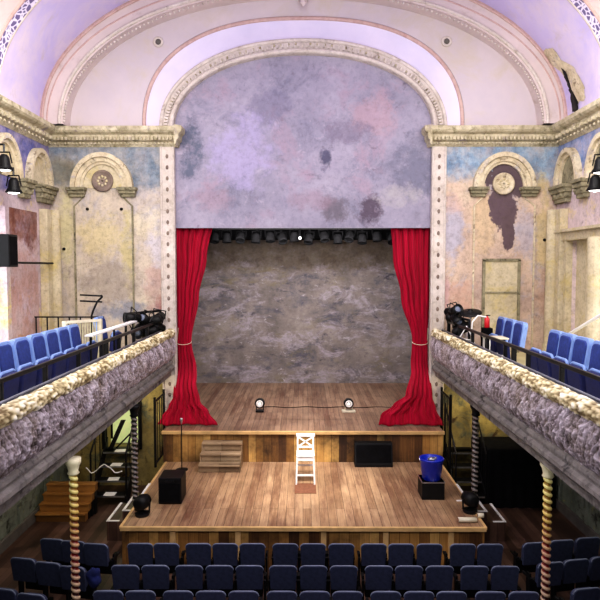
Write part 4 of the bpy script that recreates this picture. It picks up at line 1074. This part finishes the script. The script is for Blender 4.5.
for k, (px, py) in enumerate(spots):
    Y = 13.4 - .14 * k; x, z = W(px, py, Y); x = max(x, 3.32)
    o = copy_tree(lp); o.location = (x, Y, z); o.rotation_euler = (.5 * math.sin(k * 2.7), .3 * math.cos(k * 2), .9 + .7 * math.sin(k * 1.9)); o.scale = (.9, .9, .9)
    o['label'] = f'black stage lamp in the cluster beside right stage curtain, {ordinal(k)} from the left'; o['group'] = 'lamps clustered at stage end of right gallery'
tag(MB().path([(3.3, 13.6, ZGF + .02), (3.3, 13.6, EYE - 1.08), (3.5, 12.6, EYE - 1.12), (3.5, 12.6, ZGF + .02)], .026, 8).build('lamp_rack', 'blackmetal'), 'black pipe rack holding the lamp cluster at right gallery end', 'rack')
# drum kit on right gallery
Yd = 12.9; x, z = W(470, 313, Yd)
t = thing('cymbal_stand', 'dark cymbal on a thin chromed stand near the right gallery lamps', 'cymbal', (x, Yd, ZGF + .02)); hz = z - ZGF
c = MB().lathe([(.23, -.03), (.24, -.02), (.235, -.008), (.12, .015), (.05, .03), (.045, .06), (.01, .07)], (0, 0, hz), seg=32)
co = c.build('cymbal', 'black', t, True); co.data.transform(Matrix.Translation((0, 0, hz)) @ Matrix.Rotation(.28, 4, 'X') @ Matrix.Rotation(-.12, 4, 'Y') @ Matrix.Translation((0, 0, -hz)))
MB().cyl((0, 0, .25), (0, 0, hz), .012, seg=8).build('pole', 'steel', t)
for k in range(3):
    a = k * 2.09; MB().cyl((0, 0, .35), (.28 * math.cos(a), .28 * math.sin(a), 0), .01, seg=6).build('leg', 'steel', t)
x2, z2 = W(463, 320, 13.1)
t = thing('snare_drum', 'small dark drum on a stand beneath the right gallery cymbal', 'drum', (x2 - .02, 13.25, ZGF + .02))
MB().lathe([(.17, .62), (.18, .63), (.18, .78), (.17, .79)], seg=28).build('shell', 'black', t, True)
MB().lathe([(.165, .79), (.165, .796)], seg=28).build('drum_head', 'offwhite', t)
for k in range(3):
    a = k * 2.09 + .5; MB().cyl((.1 * math.cos(a), .1 * math.sin(a), .62), (.24 * math.cos(a), .24 * math.sin(a), 0), .012, seg=6).build('leg', 'steel', t)
x3, z3 = W(477.5, 322, 12.7)
t = thing('fire_extinguisher', 'small red cylinder beside the cymbal on the right gallery', 'extinguisher', (x3 + .16, 12.6, ZGF + .02)); hh3 = z3 - ZGF + .12
MB().box((0, 0, (hh3 - .25) / 2), (.2, .2, hh3 - .25), bevel=.02).build('plinth', 'blackcloth', t)
MB().lathe([(.05, hh3 - .25), (.055, hh3 - .24), (.055, hh3 - .06), (.02, hh3 - .02), (.02, hh3)], seg=16).build('tank', 'redplastic', t, True)
MB().box((.02, 0, hh3 + .01), (.09, .02, .02)).build('handle', 'black', t)
# white table on right gallery
Yt = 11.55; xa, za = W(479, 337, Yt + .5); xb, _ = W(506, 340, Yt)
t = thing('white_stool_table', 'low white wooden side table in front of three right gallery seats', 'table', ((xa + xb) / 2 + .0, Yt + .1, ZGF + .02)); th = EYE - hy(337.5) * (Yt + .1) - ZGF - .02; tw = .4
MB().box((0, 0, th), (tw, .42, .03), bevel=.008).build('table_top', 'offwhite', t)
for a in (-1, 1):
    for b in (-1, 1): MB().box((a * (tw / 2 - .03), b * .17, th / 2), (.035, .035, th)).build('leg', 'white', t)
    MB().box((0, a * .17, th * .45), (tw - .08, .025, .03)).build('stretcher', 'white', t)
# white curved tube chair frame near
x4 = W(463, 350, 12.3)[0]
t = thing('tubular_frame', 'bent white tube frame leaning behind the right gallery rail', 'frame', (x4 + .25, 12.35, ZGF + .02))
MB().path([(.22, 0, .95), (.05, 0, .98), (-.06, 0, .85), (-.08, 0, .6), (.02, 0, .3), (.06, 0, 0)], .014, 8).build('frame_tube', 'white', t)
MB().path([(-.3, .1, .5), (-.15, .1, .75), (0, .1, .45), (-.3, .1, .5)], .012, 8).build('brace', 'white', t)
# white diagonal pole
xa, za = W(568, 334, 11.6); xb, zb = W(606, 311, 9.9)
t = tag(MB().cyl((xa, 11.6, za), (xb, 9.9, zb), .03).cyl((xb, 9.9, zb), (xb, 9.9, ZGF), .02).build('white_pole', 'white'), 'long white sloping pole above the right gallery seats', 'pole')

# wall hung lamps near both picture edges
def wall_lamp(px, py, X, label, s):
    Y = abs(X) / (abs(px - 303) / 600) / (1 + TP * hy(py)); z = W(px, py, Y)[1]
    t = thing('hanging_spotlight', label, 'stage lamp', (X, Y, z), group='spotlights hung on the side walls')
    MB().lathe([(.05, .16), (.09, .1), (.11, -.04), (.16, -.12), (.13, -.13), (.1, -.06)], axis='z', seg=18).build('lamp_can', 'black', t, True)
    MB().lathe([(.13, -.1), (.1, -.13), (.02, -.15)], axis='z', seg=18).build('lens', 'lampglow', t, True)
    MB().path([(-.14, 0, 0), (-.1, 0, .2), (.1, 0, .2), (.14, 0, 0)], .014, 6).path([(0, 0, .2), (0, 0, .34), (s * (HW - abs(X)), 0, .34)], .018, 6).build('bracket', 'blackmetal', t)
    return t
wall_lamp(13.5, 186, -5.5, 'white lit black spotlight hung on left wall, lower of two', -1)
wall_lamp(4, 163, -5.45, 'white lit black spotlight at left picture edge, upper of two', -1)
wall_lamp(594, 184, 5.45, 'white lit black spotlight hung on right wall, lower of two', 1)
wall_lamp(599, 166, 5.4, 'white lit black spotlight at right picture edge, upper of two', 1)
# left wall speaker and bar
Yq = 11.75; x, z = W(-1, 251, 11.3)
t = thing('wall_speaker', 'black box loudspeaker mounted at the left wall end of a bar', 'speaker', (-5.5, 11.1, z))
MB().box((0, 0, 0), (.3, .34, .6), bevel=.015).build('cabinet', 'black', t); MB().box((0, .0, 0), (.31, .28, .52)).build('grille', 'blackcloth', t); MB().box((-.22, 0, 0), (.2, .06, .06)).build('wall_bracket', 'blackmetal', t)
zb_ = W(20, 263, 12.5)[1]
tag(MB().cyl((-5.6, 11.0, zb_), (-5.6, 13.42, zb_), .022).cyl((-5.6, 13.3, zb_), (-HW + .02, 13.3, zb_), .02).build('wall_bar', 'black'), 'thin black horizontal bar across the russet recess on left wall', 'bar')

# ------------------------------------------------------------------ lights
def area(name, loc, target, size, power, col=(1, 1, 1), sy=None, spread=None):
    l = bpy.data.lights.new(name, 'AREA'); l.energy = power; l.color = col; l.size = size
    if sy: l.shape = 'RECTANGLE'; l.size_y = sy
    if spread: l.spread = spread
    o = bpy.data.objects.new(name, l); C.objects.link(o); o.location = loc
    o.rotation_euler = (Vector(target) - Vector(loc)).to_track_quat('-Z', 'Y').to_euler(); return o
def spot(name, loc, target, power, ang, col=(1, 1, 1), blend=.6, r=.15):
    l = bpy.data.lights.new(name, 'SPOT'); l.energy = power; l.color = col; l.spot_size = math.radians(ang); l.spot_blend = blend; l.shadow_soft_size = r
    o = bpy.data.objects.new(name, l); C.objects.link(o); o.location = loc
    o.rotation_euler = (Vector(target) - Vector(loc)).to_track_quat('-Z', 'Y').to_euler(); return o
WARM = (1, .86, .68); LIL = (.93, .9, 1)
area('vault_wash', (0, 7.5, 7.0), (0, 9.5, 12), 5, 200, LIL, 5)
area('hall_fill', (0, 1.0, 9.3), (0, 14, 7.2), 5, 380, (1, .95, .93), 2)
for s in (-1, 1):
    area(f'gallery_light_{s}', (s * 3.4, 9.2, 8.6), (s * 4.6, 12.2, 4.0), 1.6, 185, (1, .95, .86), 4)
    spot(f'front_graze_{s}', (-s * 1.4, 7.5, 9.0), (s * 3.0, 9.3, 3.4), 520, 62, (1, .93, .9), r=.4)
    spot(f'curtain_spot_{s}', (s * .6, 9.0, 8.6), (s * 2.75, PY + .4, 3.8), 330, 34, (1, .9, .85))
    spot(f'column_spot_{s}', (s * 2.5, 6.6, 4.2 - 1.9), (s * 3.15, 7.8, 2.3), 9, 50, (1, .95, .7), r=.05)
spot('stage_key', (0, 8.0, 9.8), (0, 11.9, LS), 5200, 27, (1, .93, .84), 1, .3)
spot('upper_stage_key', (0, 10.5, 9.2), (0, 14.4, US), 1700, 27, (1, .92, .86), 1, .3)
area('cyc_wash', (0, 15.2, 5.9), (0, 18.9, 3.0), 4.2, 200, (1, .94, .9), .5)
l = bpy.data.lights.new('lobby_light', 'POINT'); l.energy = 6; l.color = (.95, 1, .75); o = bpy.data.objects.new('lobby_light', l); C.objects.link(o); o.location = (-4.25, PY + .2, 2.3)
area('under_gallery_left', (-4.4, 8.5, 2.58), (-4.4, 8.5, 0), .8, 14, (1, .92, .8), 3); area('under_gallery_right', (4.4, 8.8, 2.58), (4.4, 8.8, 0), .8, 16, (1, .92, .8), 3)  # unseen fills added to brighten floor and walls under the galleries
area('under_left', (-4.4, 10.6, 2.5), (-4.9, 12.5, .3), .6, 22, (1, .85, .6)); area('under_left_end', (-3.9, 12.9, 2.5), (-3.4, 13.9, 1.8), .6, 14, (1, .9, .65)); area('under_right', (4.3, 12.9, 2.5), (4.2, 13.9, 1.9), .8, 26, (1, .85, .55))  # unseen areas added to light the bench and lower end walls
w = bpy.data.worlds.new('World'); sc.world = w; w.use_nodes = True
w.node_tree.nodes['Background'].inputs[0].default_value = (.8, .82, 1, 1); w.node_tree.nodes['Background'].inputs[1].default_value = .35

# ------------------------------------------------------------------ camera
cd = bpy.data.cameras.new('camera'); cam = bpy.data.objects.new('camera', cd); C.objects.link(cam)
cd.sensor_width = 36; cd.lens = 36; cam.location = (0, 0, EYE)
cam.rotation_euler = (PI / 2 - math.atan(TP), 0, math.atan(3 / 600)); cd.clip_end = 200
sc.camera = cam
sc.view_settings.view_transform = 'Standard'; sc.view_settings.look = 'None'
try: sc.view_settings.look = 'Medium High Contrast'
except Exception: pass
sc.view_settings.look = sc.view_settings.look; sc.view_settings.exposure = 0
sc.cycles.max_bounces = 6; sc.cycles.use_denoising = True
